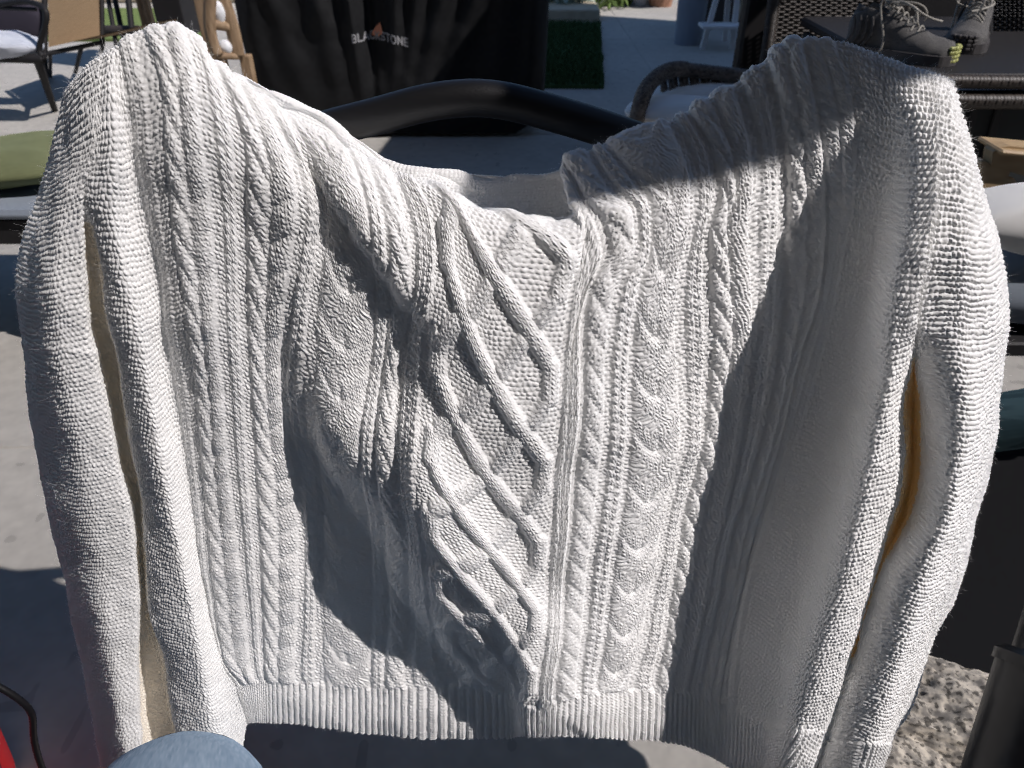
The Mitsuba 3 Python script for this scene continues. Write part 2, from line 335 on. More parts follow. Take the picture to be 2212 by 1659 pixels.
B = np.stack([gaussian_filter(B0[..., c], (3.0, 4.0), mode='nearest') for c in range(3)], -1)
# fabric softness: low, slow undulation
und = meshkit.fbm(B * np.array([22, 22, 16]), 3, seed=4) - 0.5
Nn = np.cross(np.gradient(B, axis=1), np.gradient(B, axis=0))
Nn /= np.linalg.norm(Nn, axis=2, keepdims=True) + 1e-12
Nn[(Nn @ NPL) < -0.98] *= 1
sgn = np.sign(np.median(Nn @ NPL))
Nn *= sgn
B = B + Nn * (und * 0.007)[..., None]
# stitch coordinates
ci = {n: colstart[n] for n in range(K)}
iG = [i for i, k in enumerate(kinds) if k == 'b'][0]
iB = [i for i, k in enumerate(kinds) if k == 'b'][-1]
ustit = np.array(stitch, float)
Ucol = np.zeros(NU)
Ucol[ci[iG]:ci[iB] + 1] = PchipInterpolator(gu[iG:iB + 1], ustit[iG:iB + 1])(cu[ci[iG]:ci[iB] + 1])
Usti = np.broadcast_to(Ucol, (NT, NU)).copy()
ds = np.r_['1', np.zeros((NT, 1)), np.linalg.norm(np.diff(B, axis=1), axis=2)]
arc = np.cumsum(ds, axis=1)
arc = gaussian_filter1d(arc, 25, axis=0)
SW = 0.0035


def zone(a, b, ref):
    Usti[:, a:b] = (arc[:, a:b] - arc[:, ref:ref + 1]) / SW


zone(0, ci[5], ci[3])
zone(ci[5], ci[iG], ci[iG])
i140 = [i for i in range(K) if kinds[i] == 'b' and stitch[i] == 140][0]
off = 140.0
zone(ci[i140], ci[iB + 1], ci[i140])
Usti[:, ci[i140]:ci[iB + 1]] += off
zone(ci[iB + 1], NU, ci[iB + 3])
V = SL / 0.0038
V = np.where(((np.arange(NU) < ci[iG]) | (np.arange(NU) >= ci[[i for i in range(K) if kinds[i] == 'b' and stitch[i] == 140][0]]))[None], SL / 0.0044, V)
bodymask = np.zeros(NU, bool)
bodymask[ci[iG]:ci[i140]] = True
plain = np.broadcast_to(~bodymask, (NT, NU))

# ---- the knit relief (metres)
jit = (meshkit.noise(np.stack([Usti * .5, V * .5, V * 0], -1), 1) - .5), (meshkit.noise(np.stack([Usti * .5, V * .5, V * 0 + 7], -1), 2) - .5)
u = Usti + 0.6 * jit[0]
v = V + 0.6 * jit[1]


def hash2(a, b, seed=0):
    h = (np.floor(a).astype(np.int64) * 374761393 + np.floor(b).astype(np.int64) * 668265263 + seed * 144665) & 0xFFFFFFFF
    h = ((h ^ (h >> 13)) * 1274126177) & 0xFFFFFFFF
    return ((h ^ (h >> 16)) & 0xFFFF) / 65535.0


def purl(u, v, sh=0.5):
    row = np.floor(v)
    uu = u + sh * (row % 2) + 0.7 * (hash2(u * 0 + .5, row, 8) - .5)
    x = uu - np.floor(uu) - .5
    y = v - row - .5 - 0.22 * (1 - 4 * x * x) + .10 + .5 * x * (hash2(uu, row, 5) - .1)
    a = 0.60 + 0.65 * hash2(uu, row, 1)
    return a * np.clip(1 - (x / .52) ** 2, 0, 1) ** 1.15 * np.clip(1 - (y / .48) ** 2, 0, 1) ** .75


def knit(u, v, slant=0.8):
    x = u - np.floor(u)
    s = np.abs(x - .5) * 2
    vv = v + slant * s
    y = vv - np.floor(vv) - .5
    leg = np.clip(np.sin(np.pi * np.clip(s, 0, 1)), 0, 1) ** .8
    a = 0.65 + 0.6 * hash2(u * 2, vv, 3)
    return a * (0.12 + .88 * leg) * np.clip(1 - (y / .53) ** 2, 0, 1) ** .95


def dome(x, c, half, p=.5):
    return np.clip(1 - ((x - c) / half) ** 2, 0, 1) ** p


H = np.zeros((NT, NU))          # macro relief, mm
KN = np.zeros((NT, NU))         # 1 = knit stitch, 0 = purl ground
KU = u.copy()                   # stitch coordinates for the knit stitches (follow the strands)


def rib(c, n, hgt=2.1):
    """n knit wales standing proud, each a rounded cord"""
    for i in range(n):
        cc = c + (i - (n - 1) / 2) * 1.15
        d = dome(Usti, cc, .72)
        tw = 0.18 * np.sin(2 * np.pi * (V / 2.0 + i * .5))
        d = d * (0.86 + tw)
        np.maximum(H, d * hgt, out=H)
        KN[np.abs(Usti - cc) < .72] = 1


def braid(c, half, P, hgt=3.9, skew=1.0):
    """two ropes leaning to each other: the strands run down to the middle"""
    t = np.clip((Usti - c) / half, -1.2, 1.2)
    m = np.abs(t) < 1
    ph = V / P + np.where(t < 0, -t * 1.15 * skew, t * .55 * skew + .5)
    y = ph - np.floor(ph)
    seg = np.clip(1 - (2 * y - 1) ** 2, 0, 1) ** .45
    env = np.clip(1 - (np.abs(t) - .5) ** 2 / .27, 0, 1) ** .5
    h = env * (0.32 + .68 * seg) * hgt
    H[:] = np.where(m, np.maximum(H, h), H)
    KN[m] = 1
    KU[m] = (u + np.where(t < 0, 1, -1) * (y - .5) * 1.6)[m]


def rope(c, half, P, hgt=3.4, s=1.0):
    t = np.clip((Usti - c) / half, -1.2, 1.2)
    m = np.abs(t) < 1
    ph = V / P - s * t * .62
    y = ph - np.floor(ph)
    seg = np.clip(1 - (2 * y - 1) ** 2, 0, 1) ** .45
    env = np.clip(1 - t ** 2, 0, 1) ** .45
    h = env * (0.42 + .58 * seg) * hgt
    H[:] = np.where(m, np.maximum(H, h), H)
    KN[m] = 1
    KU[m] = (u + s * (y - .5) * 1.8)[m]


def horseshoe(c, half, P, hgt=4.0, ph0=0.0):
    """wide cable: two strands swing out and close over each other in a U"""
    t = np.clip((Usti - c) / half, -1.2, 1.2)
    m = np.abs(t) < 1
    ph = V / P - 0.55 * (1 - np.abs(t) ** 1.6) + ph0
    y = ph - np.floor(ph)
    seg = np.clip(y / .16, 0, 1) ** .6 * np.clip((1 - y) / .9, 0, 1) ** .35      # a sharp lip, then a long slope
    env = np.clip(1 - np.abs(t) ** 2.6, 0, 1) ** .5
    h = env * (0.35 + .65 * seg) * hgt
    mid_ = np.exp(-(t / .10) ** 2) * (y > .72)
    h = h - mid_ * 1.6
    H[:] = np.where(m, np.maximum(H, h), H)
    KN[m] = 1
    KU[m] = (u + np.sign(t) * 0.9 * np.sin(2 * np.pi * y))[m]


def lattice(c, half, P, width=1.6, hgt=3.8, m_=4, te=.84, v0=0.0, lv=7.0):
    """travelling cords that zigzag over a purl ground; those falling to the right lie on top"""
    global KU
    t = (Usti - c) / half
    slope = (m_ * P - 2 * lv) / (4 * te)
    cosf = half / np.hypot(half, slope)
    tt = np.clip(t, -te, te)
    over = np.maximum(np.abs(t) - te, 0) * half
    inside = np.abs(t) < 1.02
    W = V + v0
    dd = []
    for line in (slope * (tt + te), 2 * te * slope + lv + slope * (te - tt)):
        ph = (W - line) / P
        d = np.abs(ph - np.round(ph)) * P
        d = np.where(over > 0, np.hypot(over, d), d * cosf)
        dd.append(np.clip(1 - (d / width) ** 2, 0, 1) ** .5)
    # the turns at both edges: a short upright run
    q = np.mod(np.where(t > 0, W - 2 * te * slope, W + lv), P)
    bq = np.where(q <= lv, 0, np.minimum(q - lv, P - q))
    dv = np.clip(1 - (np.hypot((np.abs(t) - te) * half, bq) / width) ** 2, 0, 1) ** .5
    edge = np.clip((np.abs(t) - .60) / .25, 0, 1)
    dive = np.clip(1 - 1.6 * dd[0] * (1 - edge), .0, 1)
    h0 = np.maximum(dd[0], dv) * hgt
    h1 = dd[1] * hgt * (.80 + .20 * edge) * dive
    best = np.where(inside, np.maximum(h0, h1), 0)
    on = inside & ((dd[0] > .1) | (dd[1] > .1) | (dv > .1))
    ku = np.where(dv > np.maximum(dd[0], dd[1]) - .02, u, np.where(h0 >= h1, u - (half / slope) * V, u + (half / slope) * V))
    KU = np.where(on, ku * 1.0, KU)
    H[:] = np.maximum(H, best)
    KN[on] = 1


# body layout, left to right
rib(2.2, 2)
braid(10.5, 4.3, 7.2)
rib(18.6, 2)
braid(26, 4.0, 7.3)
rib(33, 2)
horseshoe(41, 4.7, 13.0, 2.8)
rib(47.7, 2)
rope(51.9, 2.1, 7.2)
rib(57.4, 3)
lattice(72, 11.9, 21.0, v0=4.0)
rib(86.5, 3, 2.6)
rope(91.8, 2.3, 7.0, 3.8)
rib(96.8, 2, 2.6)
horseshoe(103.5, 4.5, 13.5, 4.6, .3)
rib(111.2, 2)
braid(117.5, 3.6, 8.0, 3.9)
rib(124, 2)
braid(130.5, 3.5, 8.0, 3.7)
rib(135.7, 1.0 and 2)
rib(138.5, 2)
H[plain] = 0
KN[plain] = 0
# hem and cuffs
rowi = np.arange(NT)[:, None]
hem = (rowi >= NT - 128) & np.broadcast_to(((np.arange(NU) >= ci[iG]) & (np.arange(NU) < ci[iB] + 1)), (NT, NU))
yimg = G[..., 1]
cuff = np.broadcast_to(np.arange(NU) >= ci[iB + 1], (NT, NU)) & (yimg > 1602)
HR = np.clip((rowi - (NT - 128)) / 8.0, 0, 1)
ribu = Usti / 1.4
ribx = ribu - np.floor(ribu) - .5
hr = np.clip(1 - (ribx / .40) ** 2, 0, 1) ** .5 * 2.3
H = np.where(hem, H * (1 - HR) + hr * HR, np.where(cuff, hr, H))
rk = (hem & (HR > .5)) | cuff
KN = np.where(rk, (np.abs(ribx) < .40).astype(float), KN)
KU = np.where(rk, ribu * 1.0, KU)
H = gaussian_filter(H, (1.0, 1.0))
KN = gaussian_filter(KN, (.6, .6))
H += np.where((np.arange(NU) < ci[5])[None] & (yimg > 100), 1.0 * np.exp(-((yimg - 742 - .16 * (G[..., 0] - 60) - 14 * (meshkit.noise(np.stack([Usti * .35, V * 0, V * 0], -1), 6) - .5)) / 8.0) ** 2), 0) + np.where((np.arange(NU) > ci[iB + 2])[None], .5 * np.exp(-((yimg - 712 - 16 * (meshkit.noise(np.stack([Usti * .35, V * 0, V * 0], -1), 7) - .5)) / 9.0) ** 2), 0)
stitch_h = KN * knit(KU, v * 1.0) * 1.5 + (1 - KN) * purl(u, v, np.where(plain, .42, .5)) * np.where(plain, 1.9, 1.5)
fz = meshkit.noise(B * 1500.0, 5) - .5
side = np.clip((np.arange(NU) - ci[iG]) / (ci[iG + 5] - ci[iG]), 0, 1)
LREL = .62 + .38 * side
rside = np.clip((np.arange(NU) - ci[iG + 14]) / (ci[iG + 18] - ci[iG + 14]), 0, 1)
D = (H * (1.2 + .25 * rside)[None] * LREL[None] + stitch_h * (.78 + .10 * side + .22 * rside)[None] + fz * .4) * 0.001
# the rolled back of the fabric stays calmer
D *= np.clip(np.arange(NT) / R0, .3, 1)[:, None]
S = B + Nn * D[..., None]

COLK = np.searchsorted(colstart, np.arange(NU), side='right') - 1
part_id = np.zeros((NT - 1, NU - 1), int)
cidx = np.arange(NU - 1)[None, :]
ridx = np.arange(NT - 1)[:, None]
part_id[:] = np.where(cidx < ci[iG], 0, np.where(cidx < ci[iB], 1, 2))
part_id[(part_id == 1) & (ridx >= NT - 128)] = 3
FOLD_TINT = ((cidx >= ci[4] + 10) & (cidx < ci[6] - 6)) | ((cidx >= ci[iB] + 6) & (cidx < ci[iB + 2] - 8))
part_id[cuff[:-1, :-1]] = 4
yq = yimg[:-1, :-1]
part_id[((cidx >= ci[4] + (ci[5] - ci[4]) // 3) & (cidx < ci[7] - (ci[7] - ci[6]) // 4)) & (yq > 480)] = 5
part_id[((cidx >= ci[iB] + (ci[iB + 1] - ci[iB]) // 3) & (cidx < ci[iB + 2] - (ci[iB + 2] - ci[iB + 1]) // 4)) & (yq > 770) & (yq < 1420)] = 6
idx = np.arange(NT * NU).reshape(NT, NU)
quad = np.stack([idx[:-1, :-1], idx[1:, :-1], idx[1:, 1:], idx[:-1, 1:]], -1)
flipq = sgn < 0


def sub_mesh(mask):
    q = quad[mask]
    used, inv = np.unique(q, return_inverse=True)
    q = inv.reshape(q.shape)
    f = np.vstack([q[:, [0, 1, 2]], q[:, [0, 2, 3]]])
    return trimesh.Trimesh(S.reshape(-1, 3)[used], f, process=False)


SW_KEY = thing('sweater', 'cream white cable knit sweater hung over the back of a black chair', 'sweater')
for pid, nm in ((0, 'sleeve'), (1, 'front_panel'), (2, 'sleeve'), (3, 'hem_ribbing'), (4, 'cuff'), (5, 'tinted_fold'), (6, 'tinted_fold')):
    obj(nm, sub_mesh(part_id == pid), ('m_fold_bounce' if pid == 5 else 'm_fold_glow') if nm == 'tinted_fold' else 'm_yarn', SW_KEY, smooth=True)  # fold floors are the same yarn, recoloured for the light inside them
labels['sweater__sleeve'] = {'label': 'plain knit sleeve with a deep fold, on the left'}
print('sweater', NT, NU, counts)

# ================================================================= THE CHAIR UNDER THE SWEATER
YC = 0.615
ch = thing('black_chair', 'black metal tube chair with an arched top rail, under the white sweater', 'chair')
rail = [aty(x, y, YC) for x, y in ((430, 420), (560, 330), (690, 283), (752, 266), (816, 250), (913, 224), (977, 214), (1042, 212), (1106, 221), (1171, 238), (1276, 269), (1375, 302), (1480, 340), (1600, 410))]
obj('top_rail', tube(spline(rail, 60), 0.0143, 20), 'm_black_paint', ch, smooth=True)
for x0, zt in ((-0.262, 0.945), (0.262, 0.93)):
    obj('upright', tube(spline([(x0 * .96, YC + .01, zt), (x0, YC + .01, .8), (x0 * 1.15, YC, .42), (x0 * 1.75, YC + .04, 0.0)], 30), 0.0135, 14), 'm_black_paint', ch, smooth=True)
    obj('leg', tube(spline([(x0, YC, .42), (x0, YC + .44, .43), (x0 * 1.03, YC + .47, .36), (x0 * 1.08, YC + .50, 0.0)], 30), 0.0125, 14), 'm_black_paint', ch, smooth=True)
seat = box(0, YC + .23, .425, .50, .44, .02, bevel=.008)
obj('seat', seat, 'm_black_paint', ch)

# back of the neck: the inside of the sweater's back, sagging behind the front edge
nb_n, nb_m = 190, 60
ux = np.linspace(0, 1, nb_n)
xs = 478 + ux * 822
top = PchipInterpolator([430, 478, 505, 555, 600, 655, 700, 739, 790, 830, 870, 950, 1052, 1150, 1240, 1300], [170, 166, 158, 180, 206, 232, 253, 281, 313, 346, 364, 372, 378, 384, 366, 330])(xs)
lean = -np.clip((900 - xs) / 470, 0, 1) * 3.2
drop = np.linspace(-.25, 1, nb_m)[:, None]
yy = top[None] + np.where(drop < 0, -drop * 60, drop * 175)
ww = np.where(drop < 0, -4.2 + drop * 8, -3.2 + 3.6 * drop * np.clip((xs - 500) / 300, .15, 1)[None]) + .4 * np.sin(ux * 14)[None] + lean[None]
PB = on_plane(np.broadcast_to(xs, yy.shape), yy, ww)
PB = np.stack([np.kron(np.eye(1), PB[..., k]) for k in range(3)], -1)
from scipy.ndimage import zoom as nzoom
PB = np.stack([nzoom(PB[..., k], (5, 5.5), order=3) for k in range(3)], -1)
hb = np.linspace(0, nb_m * .5, PB.shape[0])[:, None] + np.zeros(PB.shape[1])
wb = np.linspace(0, 92, PB.shape[1])[None] + np.zeros((PB.shape[0], 1))
nB = np.cross(np.gradient(PB, axis=1), np.gradient(PB, axis=0))
nB /= np.linalg.norm(nB, axis=2, keepdims=True) + 1e-12
nB *= np.sign(np.median(nB @ NPL))
cord = np.clip(1 - ((wb * .5 + 3.2 * np.sin(hb * .33 + 1) - np.array([23.0])) / 3) ** 2, 0, 1) + np.clip(1 - ((hb - 7 - 2.5 * np.sin(wb * .22)) / 2.2) ** 2, 0, 1)
PB = PB + nB * (purl(wb + meshkit.noise(PB * 90), hb + meshkit.noise(PB * 90, 3)) * (.0005 + .0011 * np.clip((hb - 7) / 8, 0, 1)) + np.clip(cord, 0, 1) ** .5 * .003)[..., None]
obj('back_neck', grid_mesh(PB), 'm_yarn', SW_KEY, smooth=True)

# ================================================================= PERSON, POLE, ADDED SAIL, STONES, BUCKET (near things)
def denim(p, n, uv):
    w = mikit.noise((p.x + p.y * 0.35) * 650, p.y * 120, p.z * 120)
    a = mikit.fbm(p.x * 22, p.y * 22, p.z * 22, 3)
    return mikit.mix((0.13, 0.20, 0.29), (0.30, 0.38, 0.47), 0.55 * w + 0.45 * a)


mat('m_denim', None, 0.9, fn=denim, spec=0.15, sheen=0.3, bump=lambda p, n, uv: mikit.noise((p.x + p.y * 0.35) * 700, p.y * 160, p.z * 160), bscale=0.0006, eps=4e-4)
mat('m_shoe_dark', (0.05, 0.05, 0.055), 0.8)
KNEE = aty(332, 1662, .315) + np.array([0, 0.0, -0.072])


def limb(pts, rad, n=40, sides=40, wr=0.0025, seed=1):
    m = tube(spline(pts, n), np.interp(np.linspace(0, 1, n), np.linspace(0, 1, len(rad)), rad), sides)
    v = np.array(m.vertices)
    nn = np.array(m.vertex_normals)
    m.vertices = v + nn * ((meshkit.fbm(v * np.array([18, 18, 30]), 3, seed) - .5) * 2 * wr)[:, None]
    return m


pk = thing('person', 'seated person in faded blue jeans, one knee showing at the lower left', 'person')
kx = KNEE[0]
legL = limb([(kx + .13, -.34, .54), (kx + .09, -.16, .56), (kx + .03, .16, KNEE[2] + .004), (kx, .295, KNEE[2]), (kx - .005, .322, KNEE[2] - .07), (kx - .01, .295, .33), (kx - .015, .26, .10)], [.100, .098, .094, .090, .078, .068, .054], 70, 48)
legR = limb([(kx + .42, -.34, .54), (kx + .46, -.20, .55), (kx + .56, .0, .53), (kx + .60, .10, .51), (kx + .60, .115, .44), (kx + .60, .06, .28), (kx + .60, .04, .10)], [.095, .09, .078, .068, .062, .06, .052], 70, 48, seed=5)
obj('jeans_leg', legL, 'm_denim', pk, smooth=True)
obj('jeans_leg', legR, 'm_denim', pk, smooth=True)
for x, y in ((kx - .015, .26), (kx + .60, .04)):
    sh = trimesh.creation.icosphere(3, 1.0)
    sh.apply_scale([.05, .14, .055])
    sh.apply_translation([x, y + .07, .05])
    obj('shoe', sh, 'm_shoe_dark', pk, smooth=True)

# black pole with a collar at the lower right
mat('m_pole', (0.007, 0.007, 0.008), 0.34, spec=0.3, bump=lambda p, n, uv: mikit.noise(p.x * 160, p.y * 160, p.z * 160), bscale=0.0002)
pl = thing('umbrella_pole', 'glossy black pole with a collar joint, beside the stone ledge', 'pole')


def pole_pt(px, py, zc):
    return CAM + ray(px, py) * zc


a0 = pole_pt(2222, 1659, .70)
a1 = pole_pt(2340, 1270, .72)
dirp = (a1 - a0) / np.linalg.norm(a1 - a0)
foot = a0 - dirp * (a0[2] / dirp[2])
col = a0 + (a1 - a0) * .50
obj('sleeve_tube', tube([foot, col], 0.050, 40), 'm_pole', pl, smooth=30)
obj('collar', tube([col - dirp * .004, col + dirp * .006, col + dirp * .012], [.053, .053, .046], 40), 'm_pole', pl, smooth=30)
obj('upper_tube', tube([col + dirp * .005, col + dirp * .16, col + dirp * .95], [.040, .040, .036], 40), 'm_pole', pl, smooth=30)
disc = trimesh.creation.cylinder(.24, .05, sections=48)
disc.apply_translation([foot[0], foot[1], .025])
obj('base', disc, 'm_pole', pl, smooth=30)

# invented shade sail, out of view, shaped so its shadow edge crosses the right shoulder
HS = 2.0
SD = SUN / SUN[2]


def sail_pt(px, py, w, h=HS):
    p = on_plane(px, py, w)
    return p + SD * (h - p[2])


c0 = sail_pt(1225, 462, 2.0)
c1 = sail_pt(1915, 164, .5)
e1 = (c1 - c0) / np.linalg.norm(c1 - c0)
f1 = sail_pt(1010, 447, 1.0)
f2 = sail_pt(850, 372, -1.0)
f3 = sail_pt(640, 243, -2.5)
e2 = (f3 - f2) / np.linalg.norm(f3 - f2)
print('sail', c0, e1, f1, f2, e2)
g_ = ground(812, 335)
g_ = g_ + SD * HS
e2 = g_ - f2
e2 = np.array([e2[0], e2[1], 0]) / np.hypot(e2[0], e2[1])
far = c0 + e1 * 1.0
edge1 = spline([far, c0 + e1 * .6, c0 + e1 * .3, c0, f1], 24)
edge2 = np.array([f2 + e2 * t for t in np.linspace(0, 3.6, 24)])
edge1 = edge1[::-1]
tq, tp = np.meshgrid(np.linspace(0, 1, 24), np.linspace(0, 1, 24), indexing='ij')
corner = edge2[-1] + (far - f1) * .8
SP = np.zeros((24, 24, 3))
for i in range(24):
    q = i / 23
    SP[i] = edge1 + (edge2[i] - edge2[0]) * (1 - np.linspace(0, 1, 24)[:, None] * .1)
SP[0, 0] = f1
SP[1:, 0] = edge2[1:]
SP[..., 2] += .10 * np.sin(np.pi * tq) * np.sin(np.pi * tp)
cl = grid_mesh(SP)
cl2 = grid_mesh(SP + np.array([0, 0, .004]), True)
obj('added_shade_sail', cl, 'm_added_sail', smooth=True)
tag('added_shade_sail', 'unseen dark shade sail added to shade the right shoulder and patio', 'shade sail')

# ================================================================= THE PATIO BEHIND
mat('m_turf', None, 0.9, fn=lambda p, n, uv: mikit.mix((0.035, 0.07, 0.03), (0.075, 0.13, 0.05), mikit.noise(p.x * 260, p.y * 90, 0)), spec=0.1)
mat('m_lawn', None, 0.9, fn=lambda p, n, uv: mikit.mix((0.10, 0.15, 0.05), (0.17, 0.21, 0.08), mikit.fbm(p.x * 30, p.y * 30, 0, 3)), spec=0.1)
mat('m_kerb', None, 0.9, fn=lambda p, n, uv: mikit.mix((0.36, 0.30, 0.21), (0.50, 0.43, 0.32), mikit.fbm(p.x * 20, p.y * 20, p.z * 20, 3)))
mat('m_cover', None, 0.7, fn=lambda p, n, uv: mi.Color3f(0.009, 0.0095, 0.0105) * (0.8 + 0.4 * mikit.noise(p.x * 60, p.y * 60, p.z * 60)), spec=0.3, bump=lambda p, n, uv: mikit.noise(p.x * 700, 0, p.z * 700), bscale=0.0003)
mat('m_white_print', (0.36, 0.36, 0.37), 0.8, spec=0.2)
mat('m_orange_print', (0.75, 0.30, 0.17), 0.7)
mat('m_sling', None, 0.8, fn=lambda p, n, uv: mikit.mix((0.25, 0.17, 0.10), (0.34, 0.245, 0.15), mikit.noise(p.x * 420, p.y * 30, p.z * 420)), spec=0.15)
mat('m_frame', (0.018, 0.017, 0.018), 0.6, spec=0.3)
mat('m_shade_black', (0.009, 0.009, 0.010), 0.8, spec=0.1)  # near black, for ground that is only in deep shade
mat('m_towel', None, 0.95, fn=lambda p, n, uv: mikit.mix((0.42, 0.45, 0.52), (0.62, 0.64, 0.68), mikit.fbm(p.x * 14, p.y * 14, p.z * 14, 3)))
mat('m_navy', (0.035, 0.03, 0.045), 0.9)
mat('m_green', None, 0.9, fn=lambda p, n, uv: mikit.mix((0.125, 0.14, 0.065), (0.16, 0.175, 0.085), mikit.fbm(p.x * 25, p.y * 25, p.z * 25, 3)), sheen=0.3)
mat('m_greycloth', (0.20, 0.23, 0.27), 0.9)
mat('m_wood', None, 0.65, fn=lambda p, n, uv: mikit.mix((0.20, 0.125, 0.07), (0.42, 0.30, 0.19), mikit.noise(p.x * 260, p.y * 60, p.z * 22)), spec=0.3)
mat('m_tan', None, 0.55, fn=lambda p, n, uv: mikit.mix((0.33, 0.22, 0.115), (0.44, 0.32, 0.185), mikit.noise(p.x * 30, p.y * 160, p.z * 90)), spec=0.35)
mat('m_plastic', (0.80, 0.81, 0.83), 0.35, spec=0.5)
mat('m_cushion', None, 0.9, fn=lambda p, n, uv: mikit.mix((0.66, 0.65, 0.63), (0.74, 0.73, 0.70), mikit.fbm(p.x * 16, p.y * 16, p.z * 16, 3)), sheen=0.2)
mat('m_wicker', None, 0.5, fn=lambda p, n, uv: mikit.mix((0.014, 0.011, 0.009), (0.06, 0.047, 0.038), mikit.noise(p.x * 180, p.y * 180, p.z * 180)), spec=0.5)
mat('m_wicker_glint', None, 0.55, fn=lambda p, n, uv: mikit.mix((0.03, 0.023, 0.018), (0.26, 0.215, 0.18), mikit.noise(p.x * 150, p.y * 150, p.z * 150)), spec=0.4)  # pale flecks in the colour stand in for highlights on the weave
mat('m_teal', None, 0.9, fn=lambda p, n, uv: mikit.mix((0.02, 0.05, 0.062), (0.045, 0.09, 0.105), mikit.smoothstep(.35, .65, mikit.noise((p.x * .6 + p.y) * 190, 3, p.z * 30))))
mat('m_dark_panel', (0.03, 0.034, 0.036), 0.7, spec=0.2)
mat('m_red', (0.55, 0.02, 0.02), 0.35, spec=0.5)
mat('m_shoe_grey', None, 0.85, fn=lambda p, n, uv: mikit.mix((0.06, 0.058, 0.058), (0.11, 0.105, 0.10), mikit.noise(p.x * 500, p.y * 500, p.z * 500)), sheen=0.3)
mat('m_sole', (0.06, 0.055, 0.055), 0.7)
mat('m_lime', (0.42, 0.43, 0.14), 0.55)
mat('m_lace', (0.36, 0.34, 0.30), 0.8)
mat('m_rock', None, 0.95, fn=lambda p, n, uv: mikit.mix((0.20, 0.185, 0.165), (0.62, 0.56, 0.47), mikit.smoothstep(.3, .75, mikit.fbm(p.x * 120, p.y * 120, p.z * 120, 3))) * (0.35 + 0.65 * mikit.smoothstep(.28, .42, mikit.noise(p.x * 230, p.y * 230, p.z * 230))), spec=0.2)
mat('m_blue_wall', (0.22, 0.25, 0.30), 0.9)
mat('m_white_paint', (0.72, 0.72, 0.72), 0.5)
mat('m_darkwood', (0.05, 0.04, 0.035), 0.7)
mat('m_terracotta', (0.42, 0.22, 0.14), 0.8)
mat('m_slab', None, 0.85, fn=concrete, spec=0.2)
scene['m_leaf'] = {'type': 'twosided', 'bsdf': {'type': 'principled', 'base_color': {'type': 'mesh_attribute', 'name': 'vertex_color'}, 'roughness': 0.6, 'specular': 0.3}}


def pillow(cx, cy, cz, sx, sy, sz, rz=0, rx=0, ry=0, p=3.2, seed=0, wr=.012, n=48):
    th, ph = np.meshgrid(np.linspace(-np.pi / 2, np.pi / 2, n), np.linspace(-np.pi, np.pi, 2 * n), indexing='ij')
    sp = lambda a, e: np.sign(a) * np.abs(a) ** e
    X = sp(np.cos(th), .7) * sp(np.cos(ph), 2 / p)
    Y = sp(np.cos(th), .7) * sp(np.sin(ph), 2 / p)
    Z = np.sin(th) * (1 - .35 * np.clip(np.maximum(abs(X), abs(Y)), 0, 1) ** 4)
    P = np.stack([X * sx / 2, Y * sy / 2, Z * sz / 2], -1)
    P += ((meshkit.fbm(P * 7 + seed * 3.1, 3, seed) - .5) * 2 * wr)[..., None] * np.array([.4, .4, 1])
    m = grid_mesh(P)
    m.merge_vertices()
    M = trimesh.transformations.euler_matrix(rx, ry, rz)
    M[:3, 3] = [cx, cy, cz]
    m.apply_transform(M)
    trimesh.repair.fix_normals(m)
    return m


def bar(a, b, r=.012, sides=10, r2=None):
    return tube(np.linspace(a, b, 4), np.linspace(r, r2 or r, 4), sides)


# --- paving: real slabs with open joints over the base sheet, near the camera
k = 0
for iy, (y0, y1) in enumerate(((-1.10, 1.31), (1.318, 3.72), (3.728, 6.13), (6.138, 8.54))):
    for ix in range(-2, 2):
        x0, x1 = ix * 2.7 + .9, ix * 2.7 + 3.592
        m = box((x0 + x1) / 2, (y0 + y1) / 2, -0.02, x1 - x0, y1 - y0, .04, bevel=.004)
        obj('slab', m, 'm_concrete', 'ground')

# --- griddle under a fitted black cover
gy = float(ground(960, 302)[1])
gz = 0.98
gl, gr = aty(497, 60, gy)[0], aty(1190, 60, gy)[0]
gcx, gw, gd = (gl + gr) / 2, gr - gl, .62
nth, nz = 560, 90
ang = np.linspace(0, 2 * np.pi, nth, endpoint=False)
zz = np.linspace(0.02, gz, nz)
ca, sa = np.cos(ang), np.sin(ang)
q = 1 / (np.abs(ca) ** 9 + np.abs(sa) ** 9) ** (1 / 9)
A, Z = np.meshgrid(ang, zz, indexing='xy')
cx_ = ca * q
cy_ = sa * q
fold = np.zeros_like(Z)
frng = np.random.default_rng(3)
xf = np.broadcast_to(cx_ * gw / 2, Z.shape)
zr = Z / gz
for fx0, lean, wd, hg, z0 in ((-.30, .10, .05, .022, 0), (-.17, .02, .03, .03, 0), (-.10, -.02, .022, -.02, 0), (.02, -.10, .035, .034, .2), (.10, -.20, .035, .030, .25), (.20, -.32, .045, .036, .35), (.33, -.42, .05, .034, .4), (-.5, .22, .06, .02, 0), (.5, -.1, .06, .02, 0), (-.62, .0, .05, .02, 0), (.64, .0, .04, .02, 0)):
    c = fx0 - lean * (zr - .5)
    fold += 1.7 * hg * np.exp(-((xf - c) / wd) ** 2) * np.clip((zr - z0 * .2) * 1.6, 0, 1)
ptsn = np.stack([np.broadcast_to(cx_ * 2, Z.shape), np.broadcast_to(cy_ * 2, Z.shape), Z * 2], -1)
fold += (meshkit.fbm(ptsn * 2.2, 3, 8) - .5) * .05
dip = .018 * np.sin((xf + .5) * 9) * zr
flare = 1 - .03 * (1 - zr) ** 2
X = gcx + cx_ * (gw / 2 + 0 * fold) * flare
Y = gy + gd / 2 + .02 + cy_ * (gd / 2 + fold) * flare
